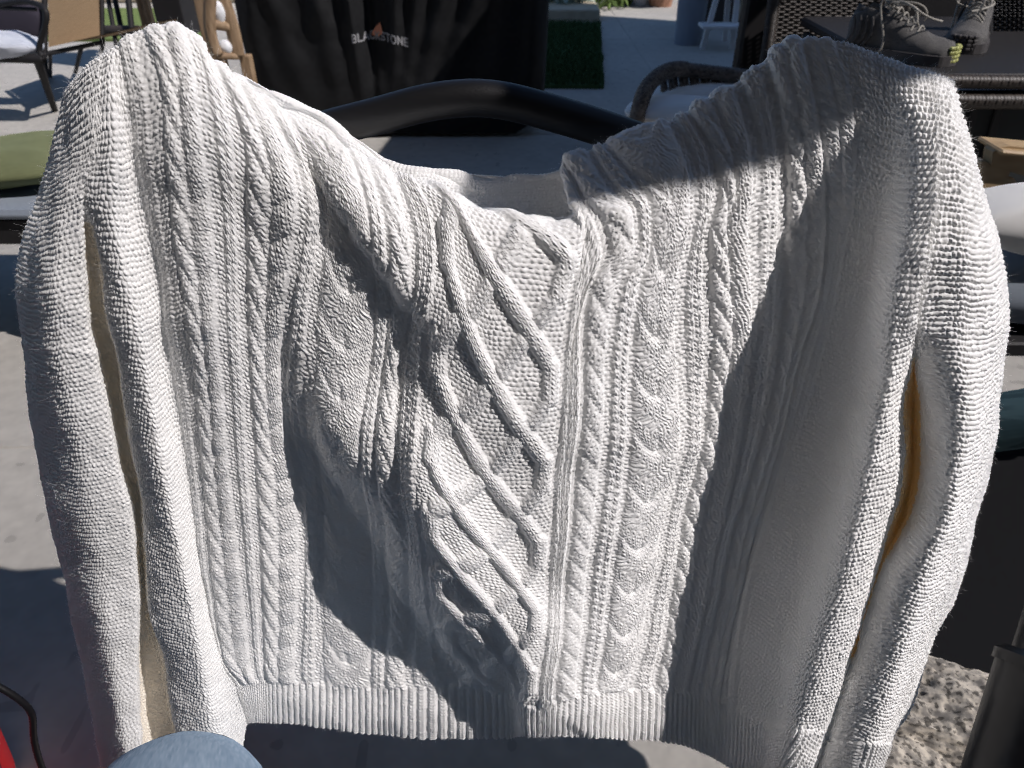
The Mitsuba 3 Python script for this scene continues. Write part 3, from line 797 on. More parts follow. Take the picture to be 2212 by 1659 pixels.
Zc = Z + np.clip(np.abs(cx_) - .80, 0, 1)[None] * .42 * (1 - zr) ** 3
cover = grid_mesh(np.stack([np.c_[X, X[:, :1]], np.c_[Y, Y[:, :1]], np.c_[Zc, Zc[:, :1]]], -1))
topc = trimesh.Trimesh(np.vstack([np.c_[X[-1], Y[-1], Zc[-1]], [[gcx, gy + gd / 2, gz + .05]]]), [[i, (i + 1) % nth, nth] for i in range(nth)], process=False)
gk = thing('griddle_cover', 'big black fabric cover over a griddle, with white lettering and an orange flame', 'cover')
obj('cover', cat([cover, topc]), 'm_cover', gk, smooth=True)


from scipy.interpolate import LinearNDInterpolator
frontmask = (np.sin(A) < -.3)
front_y = LinearNDInterpolator(np.c_[X[frontmask], Zc[frontmask]], Y[frontmask])


def on_cover(mesh, off=.003):
    v = np.array(mesh.vertices)
    v[:, 1] = front_y(v[:, 0], v[:, 2]) - off - v[:, 1]
    mesh.vertices = v
    return mesh


tl, tr_ = aty(761, 80, gy), aty(881, 84, gy)
word = 'BLACKSTONE'
tm = meshkit.text_mesh(word, 1.0, .05, bold=True)
ext = tm.bounds
wsc = (tr_[0] - tl[0]) / (ext[1, 0] - ext[0, 0])
hsc = 15.5 / FPX * 3.6
for _ in range(2):
    tm = tm.subdivide()
v = np.array(tm.vertices)
xx = (v[:, 0] - ext[0, 0]) / (ext[1, 0] - ext[0, 0])
base = aty(761, 92, gy)[2]
tm.vertices = np.c_[tl[0] + (v[:, 0] - ext[0, 0]) * wsc, v[:, 2] * .03, base + (v[:, 1]) * hsc + .016 * np.sin(xx * 3.0) - .020 * xx]
obj('lettering', on_cover(tm), 'm_white_print', gk)
fl = [(-.9, -1), (.2, -1.05), (.8, -.6), (.75, .1), (.55, .9), (.2, .55), (-.1, .35), (-.3, .05), (-.55, -.2), (-.8, -.55)]
from shapely.geometry import Polygon
fm = trimesh.creation.extrude_polygon(Polygon(fl), .05, engine='earcut').subdivide().subdivide()
v = np.array(fm.vertices)
fc = aty(812, 64, gy)
fm.vertices = np.c_[fc[0] + v[:, 0] * .030, v[:, 2] * .03, fc[2] + v[:, 1] * .030]
obj('flame_emblem', on_cover(fm), 'm_orange_print', gk)

# --- turf strip, kerb, planting bed, lit far paving
def quad_px(pts, z, thick):
    p = np.array([ground(x, y, z) for x, y in pts])
    m = trimesh.creation.extrude_polygon(Polygon(p[:, :2]), thick, engine='earcut')
    m.apply_translation([0, 0, z - thick])
    return m


obj('turf', quad_px([(1120, 183), (1305, 184), (1297, 49), (1120, 46)], .022, .03), 'm_turf')
tag('turf', kind='structure')
gA, gB, gC, gD = ground(1130, 46), ground(1297, 49), ground(1290, 30), ground(1130, 30)
nbl = 9000
q2, q1 = rng.random(nbl), rng.random(nbl)
ta, tb_ = ground(1120, 183, .022), ground(1305, 184, .022)
tc, td = ground(1297, 49, .022), ground(1120, 46, .022)
bp = (1 - q2)[:, None] * ((1 - q1)[:, None] * ta + q1[:, None] * tb_) + q2[:, None] * ((1 - q1)[:, None] * td + q1[:, None] * tc)
dirb = rng.normal(0, .010, (nbl, 2))
wv = np.c_[rng.normal(0, .003, (nbl, 2)), np.zeros(nbl)]
tipb = bp + np.c_[dirb, rng.uniform(.02, .04, nbl)]
bv = np.stack([bp - wv, bp + wv, tipb], 1).reshape(-1, 3)
obj('turf_blades', trimesh.Trimesh(bv, np.arange(nbl * 3).reshape(-1, 3), process=False), 'm_turf')
tag('turf_blades', 'short dark green artificial grass blades on the strip right of the black cover', 'grass', kind='stuff')
yk = float(gB[1])
obj('kerb', box((gA[0] + gB[0]) / 2, yk + .28, .04, gB[0] - gA[0], .45, .10, bevel=.01), 'm_kerb')
tag('kerb', kind='structure')


def leaf_mass(name, label, catg, centers, n, size, cols, seed, squash=(1, 1, 1)):
    r = np.random.default_rng(seed)
    cs = np.array([c[:3] for c in centers])
    rad = np.array([c[3] for c in centers])
    pick = r.integers(0, len(cs), n)
    d = r.normal(size=(n, 3))
    d /= np.linalg.norm(d, axis=1, keepdims=True)
    pos = cs[pick] + d * (rad[pick] * r.uniform(.35, 1.0, n) ** .5)[:, None] * np.array(squash)
    pos[:, 2] = np.abs(pos[:, 2]) + .01
    a = r.normal(size=(n, 3)); a /= np.linalg.norm(a, axis=1, keepdims=True)
    b = np.cross(a, d); b /= np.linalg.norm(b, axis=1, keepdims=True) + 1e-9
    sz = size * r.uniform(.6, 1.4, n)[:, None]
    v = np.stack([pos - a * sz, pos + b * sz * .45, pos + a * sz, pos - b * sz * .45], 1).reshape(-1, 3)
    f = np.concatenate([np.arange(n)[:, None] * 4 + np.array([[0, 1, 2]]), np.arange(n)[:, None] * 4 + np.array([[0, 2, 3]])])
    c0_, c1_ = np.array(cols[0]), np.array(cols[1])
    col = c0_ + (c1_ - c0_) * r.random(n)[:, None]
    key = obj(name, trimesh.Trimesh(v, f, process=False), 'm_leaf', color=np.repeat(col, 4, 0))
    tag(key, label, catg)
    return key


yb = yk + .75
for j, (px, lab, cols, rr) in enumerate(((1205, 'silvery leafed shrub beside the black cover, behind the turf', ((.20, .25, .20), (.45, .50, .42)), .34), (1262, 'bright green shrub behind the turf strip', ((.07, .12, .03), (.17, .25, .07)), .42), (1232, 'brownish low shrub between a silvery and a green one', ((.12, .11, .07), (.24, .22, .14)), .36))):
    c = aty(px, 20, yb + .3 * j)
    leaf_mass('shrub', lab, 'shrub', [(c[0] + dx, yb + .3 * j + dy, .12 + .3 * abs(dx), rr) for dx, dy in ((-.15, 0), (.15, .1), (0, .25), (.05, -.1))], 2600, .045, cols, 20 + j)

# --- unseen wing added on the right to shade the back of the patio
obj('added_wing', box(4.4, 4.02, 2.75, 1.0, 2.84, 5.5), 'm_stucco')
tag('added_wing', 'unseen brown stucco wing added on the right to shade the far patio', 'added_house')
obj('lawn', quad_px([(60, 84), (452, 84), (470, 17), (60, 17)], .02, .03), 'm_lawn')
tag('lawn', kind='structure')
lb = ground(120, 17)
obj('garden_wall', box(lb[0] + .6, lb[1] + .4, .35, 5.2, .25, .7, bevel=.02), 'm_kerb')
tag('garden_wall', 'low pale garden wall behind the lawn at the upper left', 'wall')
obj('boundary_wall', box(0, 24, 1.0, 60, .3, 2.0), 'm_kerb')
tag('boundary_wall', 'long sandy boundary wall far behind the patio', 'wall')

# --- tan sling chair, upper left
tk = thing('sling_chair', 'patio chair with a tan sling back in a dark metal frame, upper left', 'chair')
BLc, BRc = aty(105, 102, 4.10), aty(215, 82, 4.50)
TLc, TRc = aty(102, -130, 4.32), aty(211, -130, 4.72)
qs, qt = np.meshgrid(np.linspace(0, 1, 20), np.linspace(0, 1, 20), indexing='ij')
slp = (1 - qs)[..., None] * ((1 - qt)[..., None] * BLc + qt[..., None] * BRc) + qs[..., None] * ((1 - qt)[..., None] * TLc + qt[..., None] * TRc)
slp[..., 1] += .05 * np.sin(np.pi * qt)
obj('sling_back', cat([grid_mesh(slp), grid_mesh(slp + [0, .004, 0], True)]), 'm_sling', tk, smooth=True)
seatq = (1 - qs)[..., None] * slp[0][None] + qs[..., None] * (slp[0][None] + np.array([.30, .42, .03]))
obj('sling_seat', cat([grid_mesh(seatq, True), grid_mesh(seatq - [0, 0, .004])]), 'm_sling', tk, smooth=True)
obj('frame_rail', bar(aty(97, 119, 4.08), aty(96, -130, 4.30), .013), 'm_frame', tk, smooth=True)
obj('frame_rail', bar(aty(221, 96, 4.50), aty(218, -130, 4.72), .013), 'm_frame', tk, smooth=True)
obj('cross_bar', bar(aty(97, 117, 4.08), aty(219, 92, 4.50), .012), 'm_frame', tk, smooth=True)
obj('leg', bar(aty(108, 116, 4.10), ground(109, 166), .010), 'm_frame', tk, smooth=True)
obj('leg', bar(aty(175, 104, 4.45), ground(163, 156), .012), 'm_frame', tk, smooth=True)
obj('leg', bar(aty(222, 92, 4.52), ground(216, 140), .012), 'm_frame', tk, smooth=True)

# --- dark chair at the left edge with a bundle on it
dk = thing('dark_chair', 'dark metal armchair with a black cushion at the left edge', 'chair')
obj('arm', tube(spline([aty(-60, 3, 4.05), aty(20, 7, 3.95), aty(88, 13, 3.88), aty(98, 22, 3.86), aty(96, 60, 3.86), aty(92, 122, 3.86)], 40), .013, 10), 'm_frame', dk, smooth=True)
obj('arm_bar', bar(aty(-60, 16, 4.0), aty(78, 20, 3.92), .009), 'm_frame', dk, smooth=True)
obj('seat_frame', cat([bar(aty(-60, 122, 3.86), aty(92, 128, 3.86), .022), bar(aty(92, 126, 3.86), aty(95, 108, 4.35), .014)]), 'm_frame', dk, smooth=True)
obj('leg', bar(aty(80, 126, 3.86), ground(119, 240), .022, r2=.016), 'm_frame', dk, smooth=True)
obj('leg', bar(aty(95, 110, 4.35), ground(100, 172), .014), 'm_frame', dk, smooth=True)
pc = aty(20, 52, 4.15)
obj('cushion', pillow(pc[0] - .12, pc[1] + .05, pc[2], .58, .12, .34, seed=3), 'm_navy', dk, smooth=True)
pc = aty(20, 97, 3.92)
obj('bundled_towel', pillow(pc[0] - .12, pc[1], pc[2] - .005, .55, .26, .12, seed=11, wr=.035, p=2.6), 'm_towel', smooth=True)
tag('bundled_towel', 'grey and white bundled towel lying on the dark chair at the left edge', 'towel')

# --- things between the lawn and the cover
bk = thing('metal_stand', 'black metal stand with slanted legs in front of the lawn', 'stand')
for p0, p1, r in (((229, -30, 5.1), (245, 62, 5.0), .014), ((242, -30, 5.2), (259, 48, 5.1), .016), ((274, -30, 5.0), (284, 60, 4.9), .018)):
    a_, b_ = aty(*p0), aty(*p1)
    gz_ = b_ + (b_ - a_) / (a_[2] - b_[2]) * b_[2]
    obj('leg', bar(a_, gz_, r), 'm_frame', bk, smooth=True)
obj('foot_bar', bar(aty(225, 66, 5.0), aty(300, 66, 4.95), .03), 'm_darkwood', bk, smooth=True)
wk = thing('wooden_post', 'pair of weathered brown wooden posts standing on the lawn edge', 'post')
for px_, w_ in ((314, .025), (329, .028)):
    a_ = aty(px_, 54, 5.2)
    obj('post', box(a_[0], 5.2, .55, w_, .05, 1.1, bevel=.003), 'm_wood', wk)
ck = thing('black_cabinet', 'black cabinet with a grey side panel left of the black cover', 'cabinet')
a_, b_ = aty(337, 46, 4.9), aty(398, 46, 4.9)
c_ = aty(440, 40, 5.3)
obj('body', box((a_[0] + b_[0]) / 2, 5.05, .75, b_[0] - a_[0], .3, 1.05, bevel=.006), 'm_frame', ck)
obj('side_panel', box((b_[0] + c_[0]) / 2 + .005, 5.25, .80, c_[0] - b_[0] - .004, .12, .95, bevel=.006), 'm_dark_panel', ck)
for px_ in (340, 394):
    a_ = aty(px_, 46, 4.92)
    obj('leg', box(a_[0], 4.94, .115, .03, .03, .23, bevel=.003), 'm_frame', ck)
sph = trimesh.creation.icosphere(3, .032)
sph.apply_translation(ground(430, 66) + [0, 0, .05])
obj('small_ball', sph, 'm_plastic', smooth=True)
tag('small_ball', 'small white ball on the grass left of the wooden frame', 'ball')

# --- curved wooden chair arm with plastic bags, left of the cover
yw = 3.35
wc = thing('wooden_chair', 'weathered wooden chair with a curved open armrest, left of the black cover', 'chair')
obj('post', box(aty(444, 60, 3.6)[0], 3.62, .5, .05, .06, 1.0, bevel=.005), 'm_wood', wc)
obj('armrest_rail', tube(spline([aty(x, y, yw) for x, y in ((456, -30), (453, 14), (453, 56), (461, 97), (471, 120))], 30), .017, 10, flat=1.5), 'm_wood', wc, smooth=True)
obj('armrest_rail', tube(spline([aty(x, y, yw + .06) for x, y in ((470, -30), (482, 2), (497, 44), (507, 84), (514, 121))], 30), .019, 10, flat=1.6), 'm_wood', wc, smooth=True)
obj('armrest_end', bar(aty(468, 120, yw), aty(517, 122, yw + .06), .014), 'm_wood', wc, smooth=True)
obj('spacer', bar(aty(457, 52, yw + .01), aty(497, 58, yw + .06), .020), 'm_wood', wc, smooth=True)
obj('leg', box(aty(470, 118, yw)[0] - .005, yw + .035, aty(470, 118, yw)[2] / 2 - .01, .045, .05, aty(470, 118, yw)[2] - .02, bevel=.004), 'm_wood', wc)
obj('leg', box(aty(513, 118, yw)[0], yw + .10, aty(513, 118, yw)[2] / 2 - .01, .045, .05, aty(513, 118, yw)[2] - .02, bevel=.004), 'm_wood', wc)
pc = aty(470, 27, yw + .04)
obj('plastic_bag', pillow(pc[0], pc[1], pc[2], .062, .05, .09, seed=5, wr=.02, p=2.2), 'm_plastic', smooth=True)
tag('plastic_bag', 'crumpled white plastic bag at the top of the curved wooden armrest', 'bag')
pc = aty(487, 104, yw + .04)
obj('plastic_bag', pillow(pc[0], pc[1], pc[2], .055, .05, .06, seed=6, wr=.012, p=2.2), 'm_plastic', smooth=True)
tag('plastic_bag_001', 'white plastic bag wedged low inside the curved wooden armrest', 'bag')

# --- bench with a green pillow, left edge
nk = thing('low_bench', 'low dark bench with a blue grey pad at the left edge', 'bench')
fr = aty(0, 457, 1.70)
bx1 = aty(112, 457, 1.70)[0]
bz = fr[2]
obj('pad', box(bx1 - .55, 1.70 + .25, bz - .012, 1.1, .50, .024, bevel=.01), 'm_greycloth', nk, smooth=30)
obj('frame', box(bx1 - .55, 1.705 + .25, bz - .060, 1.08, .48, .066, bevel=.004), 'm_frame', nk)
for x_, y_ in ((bx1 - .06, 1.73), (bx1 - 1.04, 1.73), (bx1 - .06, 2.16), (bx1 - 1.04, 2.16)):
    obj('leg', box(x_, y_, (bz - .095) / 2, .04, .04, bz - .095, bevel=.003), 'm_frame', nk)
pc = aty(14, 375, 1.88)
obj('green_pillow', pillow(pc[0] - .10, pc[1] + .04, bz + .040, .62, .34, .095, rz=.10, ry=-.07, rx=.0, seed=8, p=5), 'm_green', smooth=True)
tag('green_pillow', 'olive green pillow lying on the low bench', 'pillow')

# --- red bucket with a black wire handle, lower left corner
rk_ = thing('red_bucket', 'red plastic bucket with a bent black wire handle, lower left corner', 'bucket')
bc = aty(-338, 1600, .50)
zb = bc[2] + .10
prof = [(0, 0), (.115, 0), (.122, .02), (.152, zb - .02), (.160, zb - .015), (.160, zb), (.151, zb), (.146, zb - .03), (.116, .012), (0, .012)]
bm = trimesh.creation.revolve(np.array(prof), sections=64)
bm.apply_translation([bc[0], bc[1], 0])
obj('body', bm, 'm_red', rk_, smooth=40)
yh = .47
obj('handle', tube(spline([aty(-190, 1560, yh), aty(-130, 1470, yh), aty(-60, 1462, yh), aty(0, 1485, yh), aty(40, 1510, yh), aty(60, 1528, yh), aty(72, 1575, yh), aty(92, 1662, yh), aty(108, 1740, yh), aty(90, 1765, yh)], 70), .0037, 10), 'm_black_paint', rk_, smooth=True)

# --- wicker seat with pale cushions, behind the right shoulder
def wrapped(points, r, turns, n=260, sides=10, amp=.16):
    p = spline(points, n)
    return tube(p, r * (1 + amp * np.abs(np.sin(np.linspace(0, turns * np.pi, n)))), sides)


wl = thing('wicker_lounger', 'low dark wicker seat with a wrapped rounded arm, behind the right shoulder', 'chair')
obj('arm', wrapped([aty(1374, 266, 2.22), aty(1386, 216, 2.26), aty(1405, 180, 2.34), aty(1436, 156, 2.42), aty(1480, 150, 2.50)], .021, 60), 'm_wicker_glint', wl, smooth=True)
obj('rim', wrapped([aty(1472, 150, 2.50), aty(1540, 157, 2.50), aty(1610, 166, 2.48), aty(1720, 182, 2.45)], .020, 90), 'm_wicker_glint', wl, smooth=True)
st = []
for i in range(34):
    f = i / 33
    x0 = 1428 + f * 260
    ytop = 158 + f * 34
    st.append(bar(aty(x0, ytop - 2, 2.51), aty(x0 + 5, ytop + 42 + 6 * np.sin(i * 2.1), 2.46), .0050 if i % 3 else .008, 6))
obj('weave', cat(st), 'm_wicker_glint', wl, smooth=True)
labels['wicker_lounger__weave'] = {'kind': 'stuff'}
obj('base', box(1.02, 2.62, .20, 1.0, .5, .40, rz=-.28, bevel=.02), 'm_wicker', wl)
q0, q1_ = aty(1372, 238, 2.26), aty(1412, 204, 2.46)
obj('seat_cushion', pillow(q0[0] + .27, 2.24, q0[2] - .012, .60, .22, .085, rz=-.30, seed=2, wr=.005, p=4), 'm_cushion', smooth=True)
tag('seat_cushion', 'white seat cushion at the front of the low wicker seat', 'cushion')
obj('seat_cushion', pillow(q1_[0] + .29, 2.44, q1_[2] - .01, .62, .20, .075, rz=-.30, seed=4, wr=.005, p=4), 'm_cushion', smooth=True)
tag('seat_cushion_001', 'white cushion lying behind the front one on the low wicker seat', 'cushion')

# --- tall wicker chair back and the wicker table with the shoes
wt = thing('wicker_chair', 'tall dark wicker chair back with a wrapped edge post, upper right', 'chair')
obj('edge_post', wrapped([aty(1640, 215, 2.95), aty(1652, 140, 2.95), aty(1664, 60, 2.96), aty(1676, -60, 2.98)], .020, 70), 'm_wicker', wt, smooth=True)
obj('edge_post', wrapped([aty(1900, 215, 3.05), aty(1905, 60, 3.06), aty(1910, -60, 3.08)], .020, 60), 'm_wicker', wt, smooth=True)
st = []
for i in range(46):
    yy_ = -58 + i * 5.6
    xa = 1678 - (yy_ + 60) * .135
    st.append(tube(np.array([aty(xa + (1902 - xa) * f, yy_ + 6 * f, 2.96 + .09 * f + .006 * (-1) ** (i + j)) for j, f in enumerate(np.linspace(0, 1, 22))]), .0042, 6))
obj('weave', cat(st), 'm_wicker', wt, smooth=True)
labels['wicker_chair__weave'] = {'kind': 'stuff'}
obj('seat_panel', box(1.30, 3.12, .42, .85, .08, .84, bevel=.01), 'm_frame', wt)
wt2 = thing('mesh_chair', 'black woven chair back with pale gaps in its weave, upper right corner', 'chair')
st = []
for i in range(26):
    y_ = -70 + i * 6.2
    st.append(tube(np.array([aty(2128 + 150 * f, y_ + 4 * f, 2.62 + .008 * (-1) ** (i + j)) for j, f in enumerate(np.linspace(0, 1, 16))]), .0042, 5))
for i in range(16):
    x_ = 2130 + i * 9.5
    st.append(bar(aty(x_, -70, 2.62), aty(x_ + 3, 90, 2.62), .0042, 5))
obj('weave', cat(st), 'm_frame', wt2, smooth=True)
labels['mesh_chair__weave'] = {'kind': 'stuff'}
obj('frame_post', bar(aty(2126, -70, 2.62), aty(2131, 130, 2.60), .02), 'm_frame', wt2, smooth=True)

tb2 = thing('wicker_table', 'dark wicker box table with a rolled rim, carrying a pair of shoes', 'table')
ZT = .655
obj('top', box(1.78, 2.46, ZT - .015, 1.52, .88, .03, bevel=.008), 'm_frame', tb2)
obj('rim', wrapped([(1.02, 2.01, ZT - .012), (1.3, 2.005, ZT - .016), (1.8, 2.01, ZT - .012), (2.5, 2.01, ZT - .012)], .016, 160, 420), 'm_wicker', tb2, smooth=True)
obj('rim', wrapped([(1.02, 2.005, ZT - .060), (1.3, 2.0, ZT - .062), (1.8, 2.005, ZT - .060), (2.5, 2.005, ZT - .060)], .018, 160, 420), 'm_wicker', tb2, smooth=True)
obj('panel', box(1.79, 2.04, .31, 1.50, .02, .60), 'm_dark_panel', tb2)
for x_ in (1.09, 1.235, 1.30, 1.55):
    obj('slat', box(x_, 2.026, .31, .022, .014, .58, ry=-.06, bevel=.003), 'm_frame', tb2)
obj('panel', box(1.04, 2.46, .31, .02, .82, .60), 'm_dark_panel', tb2)


def make_shoe(name, label, heel, toe, tint, laced):
    k_ = thing(name, label, 'shoe')
    heel, toe = np.array(heel, float), np.array(toe, float)
    L = np.linalg.norm((toe - heel)[:2])
    rz = math.atan2(*(toe - heel)[[1, 0]])
    M = trimesh.transformations.rotation_matrix(rz, [0, 0, 1])
    M[:3, 3] = heel
    ss = np.linspace(0, 1, 44)
    wid = np.interp(ss, [0, .04, .15, .35, .6, .78, .92, .98, 1], [.004, .030, .040, .040, .050, .055, .046, .026, .004])
    hgt = np.interp(ss, [0, .04, .12, .22, .40, .60, .80, .93, 1], [.085, .135, .152, .148, .120, .082, .064, .056, .030])
    n = 28
    a = np.linspace(0, np.pi, n)
    up = []
    for s_, w_, h_ in zip(ss, wid, hgt):
        up.append(np.stack([np.full(n, s_ * L), np.cos(a) * w_ * (1 - .25 * np.sin(a) ** 2), .022 + (h_ - .022) * np.sin(a) ** .72], -1))
    up = np.array(up)
    mouth = np.exp(-(((up[..., 0] / L - .20) / .13) ** 2)) * (np.abs(up[..., 1]) < .022)
    up[..., 2] -= mouth * .05
    up += ((meshkit.fbm(up * 40, 3, 5) - .5) * .006)[..., None]
    m = grid_mesh(up, True)
    m.apply_transform(M)
    obj('upper', m, 'm_shoe_grey', k_, smooth=True)
    out = np.r_[np.c_[ss * L, wid + .005], np.c_[ss[::-1] * L, -wid[::-1] - .005]]
    sole = trimesh.creation.extrude_polygon(Polygon(out).buffer(.003), .026, engine='earcut')
    sole.apply_transform(M)
    obj('sole', sole, 'm_sole', k_)
    # toe bumper with a grid of pads
    pads = []
    for i in range(5):
        for j in range(4):
            phi = -.9 + i * .45
            s_ = L * (.985 + .015 * math.cos(phi)) - .018 * (1 - math.cos(phi))
            pads.append(box(s_, math.sin(phi) * .034, .012 + j * .0105, .012, .0135, .0085, rz=phi, bevel=.002))
    pm = cat(pads)
    pm.apply_transform(M)
    obj('toe_bumper', pm, tint, k_)
    lines = []
    r_ = np.random.default_rng(int(heel[0] * 100))
    if laced:
        for i in range(6):
            s_ = .36 + i * .055
            h_ = np.interp(s_, ss, hgt)
            lines.append(tube(spline([(s_ * L, -.026, h_ - .012), ((s_ + .01) * L, 0, h_ + .006), ((s_ + .02) * L, .026, h_ - .012)], 12), .0026, 6))
        for i in range(5):
            p0 = np.array([L * r_.uniform(.30, .5), r_.uniform(-.02, .02), .118])
            lines.append(tube(spline([p0, p0 + [r_.uniform(-.03, .05), r_.uniform(-.05, .0), r_.uniform(.005, .022)], p0 + [r_.uniform(-.02, .08), r_.uniform(-.06, .03), r_.uniform(.0, .03)], p0 + [r_.uniform(0, .09), r_.uniform(-.05, .04), -.02]], 22), .0026, 6))
        lines.append(tube(spline([(L * .42, -.03, .150), (L * .30, -.052, .145), (L * .36, -.056, .08), (L * .37, -.052, .015)], 20), .0026, 6))
        lm = cat(lines)
        lm.apply_transform(M)
        obj('lace', lm, 'm_lace', k_, smooth=True)
        tng = pillow(L * .36, 0, .150, .07, .045, .016, ry=-.9, seed=3, wr=.002)
        tng.apply_transform(M)
        obj('tongue', tng, 'm_greycloth', k_, smooth=True)
    side = []
    for i in range(4):
        s_ = .05 + i * .055
        side.append(tube(spline([(s_ * L, -.045, .03), ((s_ + .05) * L, -.046, .06), ((s_ + .02) * L, -.040, .10)], 10), .003, 6))
    sm = cat(side)
    sm.apply_transform(M)
    obj('side_stripe', sm, 'm_sole', k_, smooth=True)


make_shoe('hiking_shoe', 'grey lace-up hiking shoe with a lime toe bumper, nearer of the pair', (.955, 2.31, ZT + .001), (1.180, 2.12, ZT + .001), 'm_lime', True)
make_shoe('hiking_shoe', 'grey hiking shoe turned away in shade, farther of the pair', (1.42, 2.50, ZT + .001), (1.27, 2.27, ZT + .001), 'm_sole', True)


# --- tan wooden armrest, cushions and towel at the right edge
def plate(pts, y, thick, m, name, parent, tilt=0.0):
    p = np.array([aty(a_, b_, y) for a_, b_ in pts])
    pm = trimesh.creation.extrude_polygon(Polygon(p[:, [0, 2]]).buffer(.004).buffer(-.001), thick, engine='earcut')
    v_ = np.array(pm.vertices)
    pm.vertices = np.c_[v_[:, 0], y + v_[:, 2] - tilt * (v_[:, 0] - p[0, 0]), v_[:, 1]]
    trimesh.repair.fix_normals(pm)
    return obj(name, pm, m, parent)


ta_ = thing('wooden_armchair', 'pale tan wooden armchair arm with a bent loop, at the right edge', 'chair')
yt = 1.55
plate([(2148, 330), (2160, 322), (2182, 319), (2290, 330), (2290, 384), (2212, 376), (2181, 367), (2144, 357)], yt, .035, 'm_tan', 'armrest', ta_)
obj('arm_top', box(aty(2225, 321, yt)[0], yt + .03, aty(2225, 334, yt)[2] + .004, .14, .10, .010, bevel=.004, ry=.09), 'm_tan', ta_)
plate([(2122, 352), (2181, 368), (2150, 432), (2126, 432)], yt + .004, .03, 'm_tan', 'front_leg', ta_)
obj('loop', tube(spline([aty(x, y, yt + .01) for x, y in ((2154, 425), (2160, 402), (2172, 390), (2185, 396), (2191, 415), (2192, 445))], 26), .0050, 8, flat=1.8), 'm_tan', ta_, smooth=True)
for i, (zc_, yc_, sd_, mt_, lab) in enumerate(((.590, 1.20, 3, 'm_cushion', 'pale cushion on top of the stack at the right edge'), (.457, 1.21, 7, 'm_greycloth', 'dark grey cushion under the pale one at the right edge'))):
    key = obj('stacked_cushion', pillow(aty(2118, 500, 1.15)[0] + .37, yc_, zc_, .74, .15, .135, rz=-.12, seed=sd_, wr=.006, p=6), mt_, smooth=True)
    tag(key, lab, 'cushion')
nt = thing('dark_stand', 'dark slatted stand under the stacked cushions at the right edge', 'stand')
obj('board', box(1.13, 1.27, .37, .76, .24, .03, bevel=.004), 'm_frame', nt)
for x_, y_ in ((.80, 1.18), (1.46, 1.18), (.80, 1.36), (1.46, 1.36)):
    obj('leg', box(x_, y_, .177, .04, .04, .353, bevel=.004), 'm_frame', nt)
tc_ = aty(2205, 905, .98)
trl = trimesh.creation.cylinder(.050, .36, sections=40)
trl.apply_transform(trimesh.transformations.euler_matrix(0, math.radians(62), math.radians(-20)))
trl.apply_translation(tc_ + [.04, .02, -.01])
trl = trl.subdivide().subdivide()
obj('rolled_towel', trl, 'm_teal', smooth=40)
tag('rolled_towel', 'rolled teal striped towel below the cushions at the right edge', 'towel')
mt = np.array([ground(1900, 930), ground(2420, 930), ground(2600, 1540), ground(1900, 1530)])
obj('shade_sheet', box((mt[0, 0] + 1.5) / 2, (mt[0, 1] + mt[2, 1]) / 2 + .03, .006, 1.5 - mt[3, 0] + .1, mt[0, 1] - mt[2, 1], .008), 'm_shade_black')  # black sheet laid where the ground just lies in deep shade
tag('shade_sheet', 'added black sheet standing in for deep shade on the ground beside the stone ledge', 'mat')

# --- rough stone ledge, lower right
def stone(cx, cy, cz, sx, sy, sz, rz, seed, label):
    m = box(0, 0, 0, sx, sy, sz, bevel=min(sx, sy, sz) * .18)
    m = m.subdivide_to_size(.008)
    v_ = np.array(m.vertices)
    m.merge_vertices()
    v_ = np.array(m.vertices)
    nn = np.array(m.vertex_normals)
    m.vertices = v_ + nn * ((meshkit.fbm(v_ * 14 + seed, 3, seed) - .5) * .035 + (meshkit.fbm(v_ * 95 + seed, 3, seed + 1) - .5) * .012)[:, None]
    m.apply_transform(trimesh.transformations.euler_matrix(0, 0, rz))
    m.apply_translation([cx, cy, cz])
    tag(obj('stone_block', m, 'm_rock', smooth=True), label, 'stone')


sa_ = ground(2040, 1530, .13)
stone(sa_[0] + .04, sa_[1] + .005, .065, .30, .17, .14, -.35, 3, 'rough sunlit stone block beside the black pole, upper of two')
sb_ = ground(1985, 1665, .12)
stone(sb_[0] + .06, sb_[1] - .03, .055, .28, .15, .12, -.30, 9, 'rough stone block at the bottom edge, below the sunlit one')

# --- far right corner of the patio: planter, step stool, post, pots
gp = ground(1492, 101)
pr = 33 / FPX * 5.6
pot = trimesh.creation.revolve(np.array([(0, 0), (pr * .86, 0), (pr, .62), (pr * 1.05, .64), (pr * 1.05, .68), (pr * .9, .68), (pr * .85, .60), (0, .60)]), sections=40)
pot.apply_translation([gp[0], gp[1] + pr, 0])
obj('tall_planter', pot, 'm_blue_wall', smooth=30)
tag('tall_planter', 'pale tapered planter in the shade beside the step stool', 'planter')
sk_ = thing('step_stool', 'white step stool in the shade beside the tall planter', 'stool')
g0, g1 = ground(1516, 106), ground(1578, 104)
ysl = float(g0[1])
for gx, off_, yo in ((g0[0], .07, 0), (g1[0], -.02, 0), (g0[0] + .03, .03, .30), (g1[0] + .02, -.03, .30)):
    obj('leg', box(gx + off_ / 2, ysl + yo, .21, .035, .03, .44, ry=math.atan2(off_, .44), bevel=.003), 'm_white_paint', sk_)
obj('step', box((g0[0] + g1[0]) / 2 + .02, ysl + .15, .435, .26, .36, .025, bevel=.004), 'm_white_paint', sk_)
obj('step', box((g0[0] + g1[0]) / 2 + .0, ysl - .04, .16, .30, .16, .022, bevel=.004), 'm_white_paint', sk_)
yb2 = ysl + .75
wx0, wx1 = aty(1455, 60, yb2)[0], 3.6
obj('shed_wall', box((wx0 + wx1) / 2 + .2, yb2 + .15, .24, wx1 - wx0 - .1, .2, .48), 'm_darkwood')
tag('shed_wall', 'low dark wooden wall behind the step stool and tall planter', 'wall')
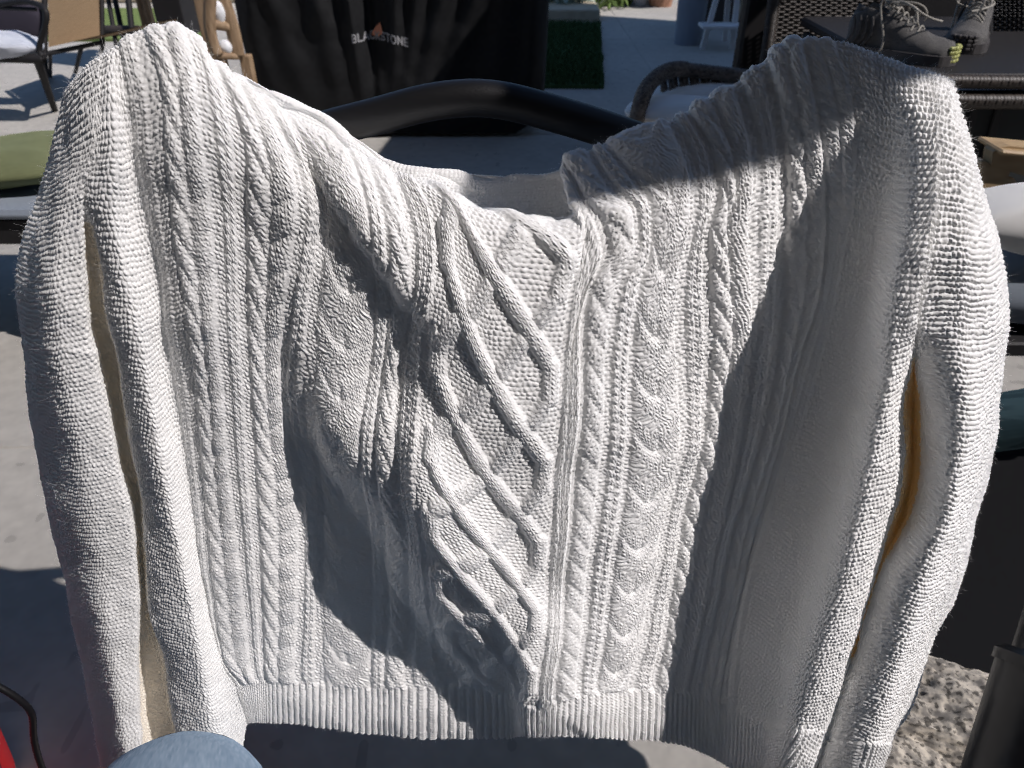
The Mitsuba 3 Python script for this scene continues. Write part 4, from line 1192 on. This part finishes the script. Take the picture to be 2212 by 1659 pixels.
lp = aty(1608, 40, ysl + .1)
obj('light_post', box(lp[0], ysl + .1, lp[2] + .30, .036, .03, .62, ry=.12, bevel=.004), 'm_kerb')
tag('light_post', 'pale slanted post right of the step stool', 'post')
for j, (px_, py_, mt_, lab) in enumerate(((1335, 12, 'm_terracotta', 'terracotta pot at the far end of the paving, left one'), (1385, 14, 'm_white_paint', 'white pot at the far end of the paving, between two others'), (1432, 18, 'm_terracotta', 'terracotta pot at the far end of the paving, right one'))):
    g_ = ground(px_, py_)
    po = trimesh.creation.revolve(np.array([(0, 0), (.10, 0), (.15, .24), (.165, .25), (.165, .29), (.14, .29), (.13, .25), (0, .25)]), sections=32)
    po.apply_translation([g_[0], g_[1] + .15, 0])
    tag(obj('plant_pot', po, mt_, smooth=30), lab, 'pot')
    leaf_mass('potted_plant', 'leafy dark plant growing in the ' + lab.split(' at ')[0] + ', ' + lab.split(', ')[1], 'plant', [(g_[0], g_[1] + .15, .35, .26)], 700, .05, ((.04, .07, .03), (.10, .15, .06)), 40 + j)

# ================================================================= LOOSE FIBRES
FR = np.random.default_rng(99)
NF = 90000
flat = S.reshape(-1, 3)
okm = np.ones((NT, NU), bool)
okm[:20] = False
pickable = np.flatnonzero(okm.ravel())
ip = FR.choice(pickable, NF)
base_ = flat[ip]
Nf = Nn.reshape(-1, 3)[ip]
tdir = FR.normal(size=(NF, 3))
tdir -= Nf * np.sum(tdir * Nf, 1, keepdims=True)
tdir /= np.linalg.norm(tdir, axis=1, keepdims=True) + 1e-9
Lf = FR.gamma(2.0, .0011, NF) + .0010
long_ = FR.random(NF) < .05
Lf[long_] *= 1.7
d0 = Nf * FR.uniform(.25, 1.0, NF)[:, None] + tdir * FR.uniform(.3, 1.2, NF)[:, None]
d0 /= np.linalg.norm(d0, axis=1, keepdims=True)
curl = np.cross(d0, FR.normal(size=(NF, 3)))
curl /= np.linalg.norm(curl, axis=1, keepdims=True) + 1e-9
path_fib = meshkit.FOLDER + '/fibres.txt'
import os
os.makedirs(meshkit.FOLDER, exist_ok=True)
tt_ = np.linspace(0, 1, 5)
rr_ = FR.uniform(.000018, .000038, NF)
amt = FR.uniform(-1.5, 1.5, NF)
with open(path_fib, 'w') as fo:
    out = []
    for i in range(NF):
        pts_ = base_[i] + np.outer(tt_ * Lf[i], d0[i]) + np.outer((tt_ ** 2) * Lf[i] * amt[i], curl[i]) - Nf[i] * .0004
        out.append('\n'.join('%.6f %.6f %.6f %.6f' % (*p_, rr_[i]) for p_ in pts_))
    fo.write('\n\n'.join(out) + '\n')
scene[SW_KEY + '__loose_fibres'] = {'type': 'bsplinecurve', 'filename': path_fib, 'bsdf': {'type': 'ref', 'id': 'm_yarn'}}
labels[SW_KEY + '__loose_fibres'] = {'kind': 'stuff'}
